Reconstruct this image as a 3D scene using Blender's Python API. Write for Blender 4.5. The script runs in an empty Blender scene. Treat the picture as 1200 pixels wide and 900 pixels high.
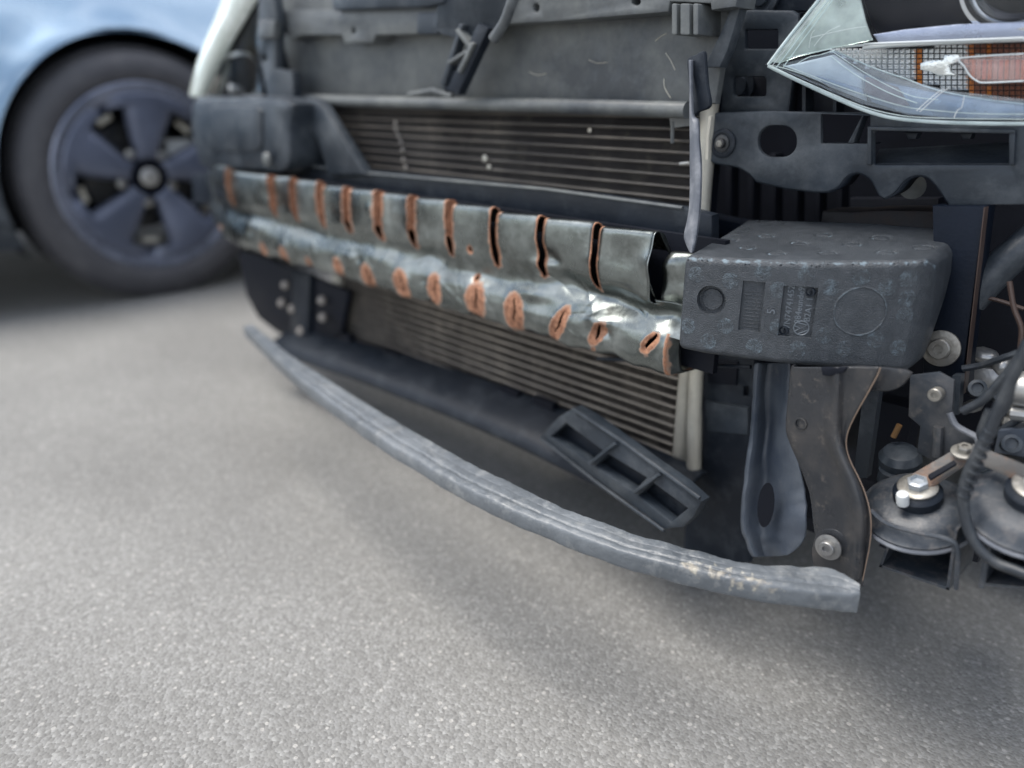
import bpy, bmesh, math, random
import numpy as np
from mathutils import Vector, Matrix, noise, geometry
R = math.radians
random.seed(4)
rng = np.random.default_rng(4)
scene = bpy.context.scene
col = scene.collection

# ------------------------------------------------------------------ camera
F, CX, CY, H = 900.0, 600.0, 450.0, 0.57          # photo focal length in its own pixels, camera height in metres
TH, AL = R(20.416), R(43.143)
hf = Vector((-math.cos(AL), math.sin(AL), 0))
rt = Vector((math.sin(AL), math.cos(AL), 0))
fw = hf * math.cos(TH) - Vector((0, 0, 1)) * math.sin(TH)
up = hf * math.sin(TH) + Vector((0, 0, 1)) * math.cos(TH)
cam_d = bpy.data.cameras.new("camera")
cam = bpy.data.objects.new("camera", cam_d)
col.objects.link(cam)
cam.matrix_world = Matrix(((rt.x, up.x, -fw.x, 0), (rt.y, up.y, -fw.y, 0), (rt.z, up.z, -fw.z, H), (0, 0, 0, 1)))
cam_d.sensor_width = 36
cam_d.lens = 27
cam_d.clip_start = 0.02
cam_d.clip_end = 2000
cam_d.dof.use_dof = True
cam_d.dof.focus_distance = 0.70
cam_d.dof.aperture_fstop = 2.0
scene.camera = cam

# ------------------------------------------------------------------ sky, sun, exposure
SUN_EL, SUN_AZ = R(66), R(222)                     # azimuth measured clockwise from +Y
world = bpy.data.worlds.new("World")
scene.world = world
world.use_nodes = True
wn, wl = world.node_tree.nodes, world.node_tree.links
wn.clear()
wo = wn.new("ShaderNodeOutputWorld")
bg = wn.new("ShaderNodeBackground")
sky = wn.new("ShaderNodeTexSky")
sky.sky_type = 'NISHITA'
sky.sun_disc = False
sky.sun_elevation = SUN_EL
sky.sun_rotation = SUN_AZ
sky.air_density = 1.0
sky.dust_density = 1.0
tc = wn.new("ShaderNodeTexCoord")
cl = wn.new("ShaderNodeTexNoise")
cl.inputs['Scale'].default_value = 2.6
cl.inputs['Detail'].default_value = 6
cl.inputs['Roughness'].default_value = 0.55
mp = wn.new("ShaderNodeMapping")
mp.inputs['Scale'].default_value = (1, 1, 2.2)
wl.new(tc.outputs['Generated'], mp.inputs['Vector'])
wl.new(mp.outputs['Vector'], cl.inputs['Vector'])
cr = wn.new("ShaderNodeValToRGB")
cr.color_ramp.elements[0].position = 0.44
cr.color_ramp.elements[1].position = 0.62
wl.new(cl.outputs['Fac'], cr.inputs['Fac'])
mxs = wn.new("ShaderNodeMix")
mxs.data_type = 'RGBA'
mxs.inputs['B'].default_value = (14.0, 14.3, 15.0, 1)
wl.new(cr.outputs['Color'], mxs.inputs['Factor'])
wl.new(sky.outputs['Color'], mxs.inputs['A'])
wl.new(mxs.outputs['Result'], bg.inputs['Color'])
bg.inputs['Strength'].default_value = 0.085
wl.new(bg.outputs['Background'], wo.inputs['Surface'])

sun_d = bpy.data.lights.new("sun", 'SUN')
sun_d.energy = 2.2
sun_d.angle = R(34)
sun_d.color = (1.0, 0.95, 0.88)
sun = bpy.data.objects.new("sun", sun_d)
col.objects.link(sun)
sd = Vector((math.sin(SUN_AZ) * math.cos(SUN_EL), math.cos(SUN_AZ) * math.cos(SUN_EL), math.sin(SUN_EL)))
sun.rotation_euler = sd.to_track_quat('Z', 'Y').to_euler()
scene.view_settings.view_transform = 'Standard'
scene.view_settings.look = 'None'
scene.view_settings.exposure = 0.97
scene.view_settings.gamma = 1

# ------------------------------------------------------------------ rays through photo points, met with real planes
def ray(u, v):
    return (rt * (u - CX) + up * (CY - v) + fw * F) / F
def S(u, v, Y):
    """world point on the upright surface y = Y (a number or a function of x)"""
    d = ray(u, v)
    y = Y(-0.4) if callable(Y) else Y
    for _ in range(25 if callable(Y) else 1):
        t = y / d.y
        if callable(Y):
            y = 0.5 * y + 0.5 * Y(d.x * t)
    t = y / d.y
    return Vector((d.x * t, d.y * t, H + d.z * t))
def Sz(u, v, z):
    d = ray(u, v)
    t = (z - H) / d.z
    return Vector((d.x * t, d.y * t, z))
def Sx(u, v, x):
    d = ray(u, v)
    t = x / d.x
    return Vector((x, d.y * t, H + d.z * t))

# ------------------------------------------------------------------ materials
def rgba(c):
    return (c[0], c[1], c[2], 1)
def pm(name, c, r=.5, m=0.0, c2=None, sc=9, lo=.48, hi=.68, bump=.15, bsc=260, bd=.0006, coat=0, rv=.12, spec=.5, dust=None, dlo=.52, dhi=.72, dsc=34, attr=None, attr_c=(.4, .17, .09)):
    M = bpy.data.materials.new(name)
    M.use_nodes = True
    n, l = M.node_tree.nodes, M.node_tree.links
    b = n['Principled BSDF']
    t = n.new("ShaderNodeTexCoord")
    n1 = n.new("ShaderNodeTexNoise"); n1.inputs['Scale'].default_value = sc; n1.inputs['Detail'].default_value = 9; n1.inputs['Roughness'].default_value = .62
    l.new(t.outputs['Object'], n1.inputs['Vector'])
    def ramp(src, a, z):
        q = n.new("ShaderNodeMapRange"); q.inputs['From Min'].default_value = a; q.inputs['From Max'].default_value = z
        l.new(src, q.inputs['Value']); return q.outputs['Result']
    def mix(f, a, bb):
        q = n.new("ShaderNodeMix"); q.data_type = 'RGBA'
        l.new(f, q.inputs['Factor'])
        if isinstance(a, tuple): q.inputs['A'].default_value = a
        else: l.new(a, q.inputs['A'])
        if isinstance(bb, tuple): q.inputs['B'].default_value = bb
        else: l.new(bb, q.inputs['B'])
        return q.outputs['Result']
    f1 = ramp(n1.outputs['Fac'], lo, hi)
    c2 = c2 or tuple(min(1, k * 1.45) for k in c)
    out = mix(f1, rgba(c), rgba(c2))
    if dust:
        n2 = n.new("ShaderNodeTexNoise"); n2.inputs['Scale'].default_value = dsc; n2.inputs['Detail'].default_value = 10; n2.inputs['Roughness'].default_value = .72
        l.new(t.outputs['Object'], n2.inputs['Vector'])
        f2 = ramp(n2.outputs['Fac'], dlo, dhi)
        out = mix(f2, out, rgba(dust))
    rr = n.new("ShaderNodeMapRange"); rr.inputs['To Min'].default_value = max(.03, r - rv); rr.inputs['To Max'].default_value = min(1, r + rv)
    rr.inputs['From Min'].default_value = .3; rr.inputs['From Max'].default_value = .7
    l.new(n1.outputs['Fac'], rr.inputs['Value'])
    rough = rr.outputs['Result']
    if attr:
        a = n.new("ShaderNodeAttribute"); a.attribute_name = attr
        n4 = n.new("ShaderNodeTexNoise"); n4.inputs['Scale'].default_value = 160; n4.inputs['Detail'].default_value = 5
        l.new(t.outputs['Object'], n4.inputs['Vector'])
        ad = n.new("ShaderNodeMath"); ad.operation = 'MULTIPLY_ADD'; ad.inputs[1].default_value = 1.1; ad.inputs[2].default_value = -.55
        l.new(n4.outputs['Fac'], ad.inputs[0])
        s2 = n.new("ShaderNodeMath"); s2.operation = 'ADD'
        l.new(a.outputs['Fac'], s2.inputs[0]); l.new(ad.outputs[0], s2.inputs[1])
        fa = ramp(s2.outputs[0], .38, .56)
        q4 = ramp(n4.outputs['Fac'], .35, .65)
        c3 = mix(q4, rgba(tuple(k * .55 for k in attr_c)), rgba((attr_c[0]*1.35, attr_c[1]*1.6, attr_c[2]*1.7)))
        pale = mix(ramp(s2.outputs[0], .60, .85), (.34, .22, .16, 1), c3)
        out = mix(fa, out, pale if attr == 'rust' else c3)
        mm = n.new("ShaderNodeMapRange"); mm.inputs['To Min'].default_value = m; mm.inputs['To Max'].default_value = 0.1
        l.new(fa, mm.inputs['Value']); l.new(mm.outputs['Result'], b.inputs['Metallic'])
        m5 = n.new("ShaderNodeMath"); m5.operation = 'MAXIMUM'
        m6 = n.new("ShaderNodeMath"); m6.operation = 'MULTIPLY'; m6.inputs[1].default_value = .6
        l.new(fa, m6.inputs[0]); l.new(rough, m5.inputs[0]); l.new(m6.outputs[0], m5.inputs[1]); rough = m5.outputs[0]
    else:
        b.inputs['Metallic'].default_value = m
    l.new(out, b.inputs['Base Color'])
    l.new(rough, b.inputs['Roughness'])
    b.inputs['Specular IOR Level'].default_value = spec
    if coat:
        b.inputs['Coat Weight'].default_value = coat; b.inputs['Coat Roughness'].default_value = .05
    if bump:
        n3 = n.new("ShaderNodeTexNoise"); n3.inputs['Scale'].default_value = bsc; n3.inputs['Detail'].default_value = 6
        l.new(t.outputs['Object'], n3.inputs['Vector'])
        bp = n.new("ShaderNodeBump"); bp.inputs['Strength'].default_value = min(1, bump * 3); bp.inputs['Distance'].default_value = bd
        l.new(n3.outputs['Fac'], bp.inputs['Height']); l.new(bp.outputs['Normal'], b.inputs['Normal'])
    return M

PLASTIC = pm('black_plastic', (.010, .014, .021), .42, dust=(.045, .053, .063), dlo=.50, dhi=.82, spec=.28)
PLASTIC2 = pm('grey_black_plastic', (.024, .031, .040), .40, dust=(.090, .101, .112), dlo=.46, dhi=.76, sc=14, dsc=18, spec=.36)
DARK = pm('deep_black_and_shade', (.0035, .005, .010), .6, spec=.25)  # near black for dark parts; on backing sheets it stands for shade
PANEL = pm('dusty_grey_plastic', (.058, .065, .072), .45, dust=(.18, .19, .18), dlo=.38, dhi=.68, dsc=6, sc=60)
FOAM = pm('moulded_grey_foam', (.034, .040, .047), .34, dust=(.066, .074, .084), dlo=.42, dhi=.72, dsc=85, bump=.33, bsc=1000, bd=.0012, attr='wear', attr_c=(.13, .142, .155))
STEEL = pm('crumpled_steel', (.215, .235, .228), .30, m=1.0, c2=(.37, .395, .385), sc=16, rv=.10, bump=.2, bsc=60, bd=.0012, dust=(.11, .12, .112), dlo=.48, dhi=.72, dsc=24, attr='rust', attr_c=(.30, .125, .068))
RUSTY = pm('rusty_steel', (.11, .06, .04), .7, c2=(.24, .13, .085), sc=30)
COPPER = pm('raw_metal_edge', (.22, .16, .12), .5, m=.3)
STRUT = pm('black_coated_steel', (.024, .026, .030), .34, c2=(.046, .043, .042), sc=22, dust=(.12, .105, .092), dlo=.56, dhi=.78, dsc=110, bump=.2, bsc=140, rv=.16)
FRAME = pm('frame_rail_coating', (.005, .008, .015), .45, dust=(.022, .024, .027), dlo=.6, dhi=.8, spec=.15)
LIPM = pm('faded_lower_rail_plastic', (.070, .080, .090), .40, c2=(.16, .175, .188), sc=9, lo=.35, hi=.68, dust=(.26, .265, .26), dlo=.52, dhi=.80, dsc=45, bump=.35, bsc=140, bd=.001, attr='dirt', attr_c=(.27, .215, .17))
TUBE = pm('radiator_tube', (.165, .152, .138), .5, m=.1, c2=(.26, .238, .208), sc=12)
FINS = pm('radiator_fins', (.085, .08, .08), .7, m=.0, c2=(.16, .15, .14), sc=10, dust=(.25, .23, .19), dlo=.56, dhi=.75, dsc=28)
TANK = pm('pale_aluminium', (.46, .44, .38), .45, m=.35, c2=(.60, .58, .50), sc=16)
ALU = pm('cast_aluminium', (.40, .40, .39), .42, m=.7, c2=(.55, .54, .5), sc=30)
ZINC = pm('zinc_plated', (.30, .29, .265), .42, m=.7, c2=(.20, .185, .165), sc=90)
BOLTD = pm('dark_bolt', (.05, .053, .058), .35, m=.6, c2=(.10, .095, .09), sc=60)
HORN = pm('horn_black', (.028, .035, .045), .44, c2=(.065, .072, .082), sc=35, dust=(.13, .12, .115), dlo=.50, dhi=.80, dsc=110)
RUBBER = pm('tyre_rubber', (.062, .062, .070), .6, c2=(.085, .085, .092), sc=20)
CABLE = pm('cable_loom', (.022, .027, .034), .45, c2=(.05, .055, .06), sc=60)
SEAL = pm('torn_grey_seal', (.11, .12, .14), .5, c2=(.22, .23, .25), sc=40, bump=.4, bsc=90)
RUBBERT = pm('tyre_tread', (.07, .07, .075), .7)
RIM = pm('blue_grey_rim', (.095, .11, .155), .35, m=.3, sc=5, bump=0, coat=.2)
RIME = pm('rim_edge_highlight', (.20, .22, .28), .3, m=.5, bump=0)  # lighter copy of the rim colour, paints the highlight on its edge
BARREL = pm('sunlit_wheel_barrel', (.60, .56, .50), .4, m=.2)  # pale all over: sunlight on the barrel is put into the colour
PAINT = pm('blue_car_paint', (.21, .32, .44), .28, m=.35, c2=(.23, .34, .46), sc=3, bump=0, coat=1.0, rv=.03)
BODYP = pm('dark_grey_car_paint', (.02, .024, .03), .3, m=.3, bump=0, coat=1.0, rv=.03)
GLASSD = pm('dark_glass', (.01, .012, .015), .06, bump=0, rv=.02)
CHROME = pm('chrome', (.75, .77, .8), .12, m=1, bump=0, rv=.04, c2=(.82, .83, .85))
PANELW = pm('warm_grey_reflector', (.26, .235, .21), .4)
SATIN = pm('satin_silver', (.30, .33, .42), .35, m=.6, c2=(.36, .39, .48), sc=40, bump=.2, bsc=700)
BEZEL = pm('headlamp_bezel', (.002, .003, .007), .35, bump=0, spec=.10)
AMBER = pm('amber_reflector', (.60, .20, .03), .25, m=.3, bump=.1, c2=(.75, .30, .06))
AMBERD = pm('brown_amber_reflector', (.20, .065, .03), .35, bump=.1, c2=(.30, .12, .06))
GREYREF = pm('grey_blue_tray', (.17, .22, .29), .25, m=.3, c2=(.30, .36, .44), sc=14, bump=0)
MAROON = pm('maroon_patch', (.13, .085, .095), .4, c2=(.22, .15, .15), sc=60)
WHITE = pm('white_plastic', (.58, .60, .60), .35, bump=0, c2=(.66, .68, .68))
ORANGE = pm('orange_clip', (.16, .085, .03), .6)
BRONZE = pm('bronze_wire', (.055, .036, .030), .5)

def glassy(name, tint, alpha, rough=.05, extra=0.0, ior=1.3):
    """thin clear plastic: see-through with a fresnel gloss and a little milky scatter"""
    M = bpy.data.materials.new(name); M.use_nodes = True
    n, l = M.node_tree.nodes, M.node_tree.links
    n.clear()
    o = n.new("ShaderNodeOutputMaterial")
    tr = n.new("ShaderNodeBsdfTransparent"); tr.inputs['Color'].default_value = rgba(tint)
    gl = n.new("ShaderNodeBsdfGlossy"); gl.inputs['Roughness'].default_value = rough
    df = n.new("ShaderNodeBsdfDiffuse"); df.inputs['Color'].default_value = rgba(tuple(min(1, k) for k in tint))
    fr = n.new("ShaderNodeFresnel"); fr.inputs['IOR'].default_value = ior
    m1 = n.new("ShaderNodeMixShader"); m2 = n.new("ShaderNodeMixShader")
    tcx = n.new("ShaderNodeTexCoord"); ns = n.new("ShaderNodeTexNoise"); ns.inputs['Scale'].default_value = 40; ns.inputs['Detail'].default_value = 8
    l.new(tcx.outputs['Object'], ns.inputs['Vector'])
    mr = n.new("ShaderNodeMapRange"); mr.inputs['From Min'].default_value = .35; mr.inputs['From Max'].default_value = .75
    mr.inputs['To Min'].default_value = alpha; mr.inputs['To Max'].default_value = min(1, alpha + extra)
    l.new(ns.outputs['Fac'], mr.inputs['Value'])
    l.new(mr.outputs['Result'], m1.inputs['Fac']); l.new(tr.outputs[0], m1.inputs[1]); l.new(df.outputs[0], m1.inputs[2])
    l.new(fr.outputs[0], m2.inputs['Fac']); l.new(m1.outputs[0], m2.inputs[1]); l.new(gl.outputs[0], m2.inputs[2])
    l.new(m2.outputs[0], o.inputs['Surface'])
    return M
LENS = glassy('clear_lens', (.97, .99, 1.0), .004, extra=.02, ior=1.16)
LENSG = glassy('pale_green_lens', (.84, .93, .89), .22, extra=.35)
LENSE = glassy('lens_edge', (.80, .90, .90), .40, extra=.3)
PINKLENS = glassy('pink_marker_lens', (.97, .80, .76), .10, extra=.15)

# asphalt
ASPH = bpy.data.materials.new('asphalt'); ASPH.use_nodes = True
def build_asphalt(M):
    n, l = M.node_tree.nodes, M.node_tree.links
    b = n['Principled BSDF']
    t = n.new("ShaderNodeTexCoord")
    v1 = n.new("ShaderNodeTexVoronoi"); v1.inputs['Scale'].default_value = 300
    v2 = n.new("ShaderNodeTexVoronoi"); v2.inputs['Scale'].default_value = 150
    n1 = n.new("ShaderNodeTexNoise"); n1.inputs['Scale'].default_value = 2.2; n1.inputs['Detail'].default_value = 8
    n2 = n.new("ShaderNodeTexNoise"); n2.inputs['Scale'].default_value = 55; n2.inputs['Detail'].default_value = 6
    for q in (v1, v2, n1, n2): l.new(t.outputs['Object'], q.inputs['Vector'])
    r1 = n.new("ShaderNodeValToRGB"); e = r1.color_ramp
    e.elements[0].position = 0; e.elements[0].color = (.160, .157, .149, 1)
    e.elements[1].position = 1; e.elements[1].color = (.29, .288, .275, 1)
    k = e.elements.new(.45); k.color = (.203, .200, .189, 1)
    k = e.elements.new(.85); k.color = (.232, .230, .221, 1)
    sp = n.new("ShaderNodeSeparateColor"); l.new(v1.outputs['Color'], sp.inputs[0]); l.new(sp.outputs[0], r1.inputs['Fac'])
    sp2 = n.new("ShaderNodeSeparateColor"); l.new(v2.outputs['Color'], sp2.inputs[0])
    gt = n.new("ShaderNodeMath"); gt.operation = 'GREATER_THAN'; gt.inputs[1].default_value = .90; l.new(sp2.outputs[1], gt.inputs[0])
    ds = n.new("ShaderNodeMath"); ds.operation = 'LESS_THAN'; ds.inputs[1].default_value = .34; l.new(v2.outputs['Distance'], ds.inputs[0])
    mu = n.new("ShaderNodeMath"); mu.operation = 'MULTIPLY'; l.new(gt.outputs[0], mu.inputs[0]); l.new(ds.outputs[0], mu.inputs[1])
    mx = n.new("ShaderNodeMix"); mx.data_type = 'RGBA'; mx.inputs['B'].default_value = (.34, .33, .31, 1)
    l.new(mu.outputs[0], mx.inputs['Factor']); l.new(r1.outputs['Color'], mx.inputs['A'])
    mr = n.new("ShaderNodeMapRange"); mr.inputs['From Min'].default_value = .3; mr.inputs['From Max'].default_value = .7; mr.inputs['To Min'].default_value = .84; mr.inputs['To Max'].default_value = 1.14
    l.new(n1.outputs['Fac'], mr.inputs['Value'])
    ml = n.new("ShaderNodeMix"); ml.data_type = 'RGBA'; ml.blend_type = 'MULTIPLY'; ml.inputs['Factor'].default_value = 1
    l.new(mx.outputs['Result'], ml.inputs['A']); l.new(mr.outputs['Result'], ml.inputs['B'])
    l.new(ml.outputs['Result'], b.inputs['Base Color'])
    b.inputs['Roughness'].default_value = .85
    ad = n.new("ShaderNodeMath"); ad.operation = 'MULTIPLY_ADD'; ad.inputs[1].default_value = -.9
    l.new(v1.outputs['Distance'], ad.inputs[0]); l.new(n2.outputs['Fac'], ad.inputs[2])
    bp = n.new("ShaderNodeBump"); bp.inputs['Strength'].default_value = .6; bp.inputs['Distance'].default_value = .002
    l.new(ad.outputs[0], bp.inputs['Height']); l.new(bp.outputs['Normal'], b.inputs['Normal'])
build_asphalt(ASPH)

# ------------------------------------------------------------------ object helpers
def link(name, me, mat, parent=None, label=None, kind=None, smooth=35):
    if mat is not None and len(me.materials) == 0: me.materials.append(mat)
    if smooth:
        me.shade_smooth(); me.set_sharp_from_angle(angle=R(smooth))
    o = bpy.data.objects.new(name, me)
    col.objects.link(o)
    if parent is not None: attach(o, parent)
    if label: o['label'] = label
    if kind: o['kind'] = kind
    return o
def world_loc(p):
    v = Vector(p.location)
    while p.parent: p = p.parent; v = v + Vector(p.location)
    return v
def attach(o, parent):
    """keep the object where it was built while hanging it under its parent"""
    o.parent = parent
    o.location = Vector(o.location) - world_loc(parent)
def mesh(name, vs, fs, mat, parent=None, **k):
    me = bpy.data.meshes.new(name)
    me.from_pydata([tuple(v) for v in vs], [], fs)
    me.validate()
    return link(name, me, mat, parent, **k)
class MB:
    def __init__(s): s.v = []; s.f = []
    def add(s, vs, fs):
        o = len(s.v); s.v += [tuple(v) for v in vs]; s.f += [tuple(i + o for i in f) for f in fs]; return s
    def box(s, a, b):
        x0, y0, z0 = a; x1, y1, z1 = b
        return s.add([(x0, y0, z0), (x1, y0, z0), (x1, y1, z0), (x0, y1, z0), (x0, y0, z1), (x1, y0, z1), (x1, y1, z1), (x0, y1, z1)],
                     [(0, 3, 2, 1), (4, 5, 6, 7), (0, 1, 5, 4), (1, 2, 6, 5), (2, 3, 7, 6), (3, 0, 4, 7)])
    def prism(s, pts, dvec):
        n = len(pts); d = Vector(dvec)
        vs = [Vector(p) for p in pts] + [Vector(p) + d for p in pts]
        fs = [tuple(range(n)), tuple(range(2 * n - 1, n - 1, -1))] + [(i, i + n, (i + 1) % n + n, (i + 1) % n) for i in range(n)]
        return s.add(vs, fs)
    def tube(s, pts, r, seg=10, cap=True, flat=1.0):
        pts = [Vector(p) for p in pts]; n = len(pts)
        rs = r if isinstance(r, (list, tuple)) else [r] * n
        tprev = None; nv = None; vs = []
        for i, p in enumerate(pts):
            t = (pts[min(i + 1, n - 1)] - pts[max(i - 1, 0)]).normalized()
            if nv is None:
                nv = t.cross(Vector((0, 0, 1)) if abs(t.z) < .9 else Vector((0, 1, 0))).normalized()
            else:
                nv = (nv - t * nv.dot(t)).normalized()
            b = t.cross(nv)
            for k in range(seg):
                a = 2 * math.pi * k / seg
                vs.append(p + (nv * math.cos(a) + b * math.sin(a) * flat) * rs[i])
        fs = [(i * seg + k, i * seg + (k + 1) % seg, (i + 1) * seg + (k + 1) % seg, (i + 1) * seg + k) for i in range(n - 1) for k in range(seg)]
        if cap: fs += [tuple(range(seg - 1, -1, -1)), tuple((n - 1) * seg + k for k in range(seg))]
        return s.add(vs, fs)
    def lathe(s, c, axis, prof, seg=28, close=True):
        """prof: (radius, height along axis)"""
        ax = Vector(axis).normalized(); c = Vector(c)
        e1 = ax.cross(Vector((0, 0, 1)) if abs(ax.z) < .9 else Vector((0, 1, 0))).normalized(); e2 = ax.cross(e1)
        vs = [c + ax * h + (e1 * math.cos(2 * math.pi * k / seg) + e2 * math.sin(2 * math.pi * k / seg)) * r for r, h in prof for k in range(seg)]
        n = len(prof)
        fs = [(i * seg + k, i * seg + (k + 1) % seg, (i + 1) * seg + (k + 1) % seg, (i + 1) * seg + k) for i in range(n - 1) for k in range(seg)]
        if close: fs += [tuple(range(seg - 1, -1, -1)), tuple((n - 1) * seg + k for k in range(seg))]
        return s.add(vs, fs)
    def build(s, name, mat, parent=None, **k): return mesh(name, s.v, s.f, mat, parent, **k)
def catmull(pts, n=6, closed=False):
    P = [Vector(p) for p in pts]; m = len(P); out = []
    rng_ = range(m) if closed else range(m - 1)
    for i in rng_:
        if closed: a, b, c, d = P[(i - 1) % m], P[i], P[(i + 1) % m], P[(i + 2) % m]
        else: a, b, c, d = P[max(i - 1, 0)], P[i], P[i + 1], P[min(i + 2, m - 1)]
        for k in range(n):
            t = k / n
            out.append(.5 * ((2 * b) + (-a + c) * t + (2 * a - 5 * b + 4 * c - d) * t * t + (-a + 3 * b - 3 * c + d) * t ** 3))
    if not closed: out.append(P[-1])
    return out
def cm2(pts, n=6, closed=False):
    return [(p.x, p.y) for p in catmull([(a, b, 0) for a, b in pts], n, closed)]
def ell(u, v, a, b, n=28, rot=0):
    return [(u + a * math.cos(t) * math.cos(rot) - b * math.sin(t) * math.sin(rot), v + a * math.cos(t) * math.sin(rot) + b * math.sin(t) * math.cos(rot)) for t in [2 * math.pi * k / n for k in range(n)]]
def rrect(u0, v0, u1, v1, r, n=4):
    o = []
    for cx, cy, a0 in ((u1 - r, v1 - r, 0), (u0 + r, v1 - r, 90), (u0 + r, v0 + r, 180), (u1 - r, v0 + r, 270)):
        for k in range(n + 1):
            a = R(a0 + 90 * k / n); o.append((cx + r * math.cos(a), cy + r * math.sin(a)))
    return o
def inset(loop, b, outer=True):
    """offset a closed 2-D loop into the material by b"""
    P = []
    for p in loop:
        if not P or (Vector(p) - Vector(P[-1])).length > 2e-4: P.append(tuple(p))
    if (Vector(P[0]) - Vector(P[-1])).length < 2e-4: P.pop()
    n = len(P)
    A = sum(P[i][0] * P[(i + 1) % n][1] - P[(i + 1) % n][0] * P[i][1] for i in range(n))
    if (A > 0) != outer: P = P[::-1]
    out = []
    for i in range(n):
        a, p, c = Vector(P[i - 1]), Vector(P[i]), Vector(P[(i + 1) % n])
        d1, d2 = (p - a).normalized(), (c - p).normalized()
        n1, n2 = Vector((-d1.y, d1.x)), Vector((-d2.y, d2.x))
        mt = n1 + n2
        if mt.length < .2: mt = n1
        mt.normalize()
        k = min(1.8, 1 / max(.3, mt.dot(n1)))
        out.append(p + mt * b * k)
    return [Vector(p) for p in P], out
def plate(name, pts, Y, th, mat, parent=None, holes=(), bev=.0012, **k):
    """a plate with its front on y=Y (number or linear function of x), real thickness th, rounded edges, real holes"""
    bev = min(bev, th * .3)
    V = []; Fc = []; caps = []
    for li, loop in enumerate([pts] + list(holes)):
        W = [S(u, v, Y) for u, v in loop]
        P, I = inset([(w.x, w.z) for w in W], bev, li == 0)
        M_ = [p.lerp(q, .3) for p, q in zip(P, I)]
        caps.append(I)
        n = len(P); b = len(V)
        for L_, y in ((I, 0), (M_, bev * .3), (P, bev), (P, th - bev), (I, th)):
            V += [(q.x, y, q.y) for q in L_]
        for r_ in range(4):
            for i in range(n):
                j = (i + 1) % n
                Fc.append((b + r_ * n + i, b + r_ * n + j, b + (r_ + 1) * n + j, b + (r_ + 1) * n + i))
    vs = [q for L_ in caps for q in L_]; es = []; o_ = 0
    for L_ in caps: es += [(o_ + i, o_ + (i + 1) % len(L_)) for i in range(len(L_))]; o_ += len(L_)
    res = geometry.delaunay_2d_cdt(vs, es, [], 0, 1e-7)
    def within(L_, x, y):
        c_ = False; q = L_[-1]
        for p in L_:
            if (p.y > y) != (q.y > y) and x < (q.x - p.x) * (y - p.y) / (q.y - p.y) + p.x: c_ = not c_
            q = p
        return c_
    keep = []
    for f in res[2]:
        cx_ = sum(res[0][i].x for i in f) / len(f); cy_ = sum(res[0][i].y for i in f) / len(f)
        if within(caps[0], cx_, cy_) and not any(within(h, cx_, cy_) for h in caps[1:]): keep.append(f)
    res = (res[0], None, keep)
    b = len(V)
    V += [(q.x, 0, q.y) for q in res[0]]; Fc += [tuple(b + i for i in f) for f in res[2]]
    b = len(V)
    V += [(q.x, th, q.y) for q in res[0]]; Fc += [tuple(b + i for i in f[::-1]) for f in res[2]]
    me = bpy.data.meshes.new(name); me.from_pydata(V, [], Fc)
    bm = bmesh.new(); bm.from_mesh(me)
    bmesh.ops.remove_doubles(bm, verts=bm.verts, dist=2e-6)
    bmesh.ops.recalc_face_normals(bm, faces=bm.faces)
    for v in bm.verts:
        x, e, z = v.co
        v.co = (x, (Y(x) if callable(Y) else Y) + e, z)
    bm.to_mesh(me); bm.free()
    return link(name, me, mat, parent, **k)
def grid(name, rows, mat, parent=None, th=0, sub=0, closed=False, **k):
    nr, nc = len(rows), len(rows[0])
    vs = [p for r_ in rows for p in r_]
    fs = [(i * nc + j, i * nc + (j + 1) % nc, (i + 1) * nc + (j + 1) % nc, (i + 1) * nc + j) for i in range(nr - 1) for j in range(nc if closed else nc - 1)]
    o = mesh(name, vs, fs, mat, parent, **k)
    if th:
        m = o.modifiers.new('thickness', 'SOLIDIFY'); m.thickness = th; m.offset = 0
    if sub:
        m = o.modifiers.new('smooth', 'SUBSURF'); m.levels = sub; m.render_levels = sub
    return o
def thing(name, loc, label, cat, group=None):
    o = bpy.data.objects.new(name, None); o.location = loc; o.empty_display_size = .1
    col.objects.link(o); o['label'] = label; o['category'] = cat
    if group: o['group'] = group
    return o
def bolt(c, axis, r, mat, parent, name='bolt', flange=True, head=None, hexa=True):
    m = MB(); ax = Vector(axis).normalized()
    h = head or r * .45
    if flange: m.lathe(c, ax, [(r * .98, 0), (r, r * .06), (r * .98, r * .14), (r * .72, r * .2), (r * .66, r * .2)], 32)
    m.lathe(Vector(c) + ax * r * .14, ax, [(r * .56, 0), (r * .56, h), (r * .5, h + r * .07), (r * .26, h + r * .07), (r * .24, h - r * .1), (.0001, h - r * .1)], 6 if hexa else 20)
    return m.build(name, mat, parent)

# ------------------------------------------------------------------ ground
def ground():
    n = 90
    xs = np.concatenate([np.linspace(-400, -6, 20), np.linspace(-5, 2, 50), np.linspace(4, 400, 20)])
    ys = np.concatenate([np.linspace(-400, -4, 20), np.linspace(-2, 4, 50), np.linspace(6, 400, 20)])
    rows = [[(x, y, .004 * noise.noise(Vector((x * .8, y * .8, 0))) if abs(x) < 8 and abs(y) < 8 else 0) for x in xs] for y in ys]
    g = grid('ground', rows, ASPH, smooth=60)
    g['kind'] = 'structure'
ground()

# ------------------------------------------------------------------ the damaged car
car = thing('damaged_car', (-.85, .9, 0), 'dark car with its front bumper off, crumpled steel crash beam and bare radiators exposed', 'car')
fY = Vector((0, -1, 0))

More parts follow.
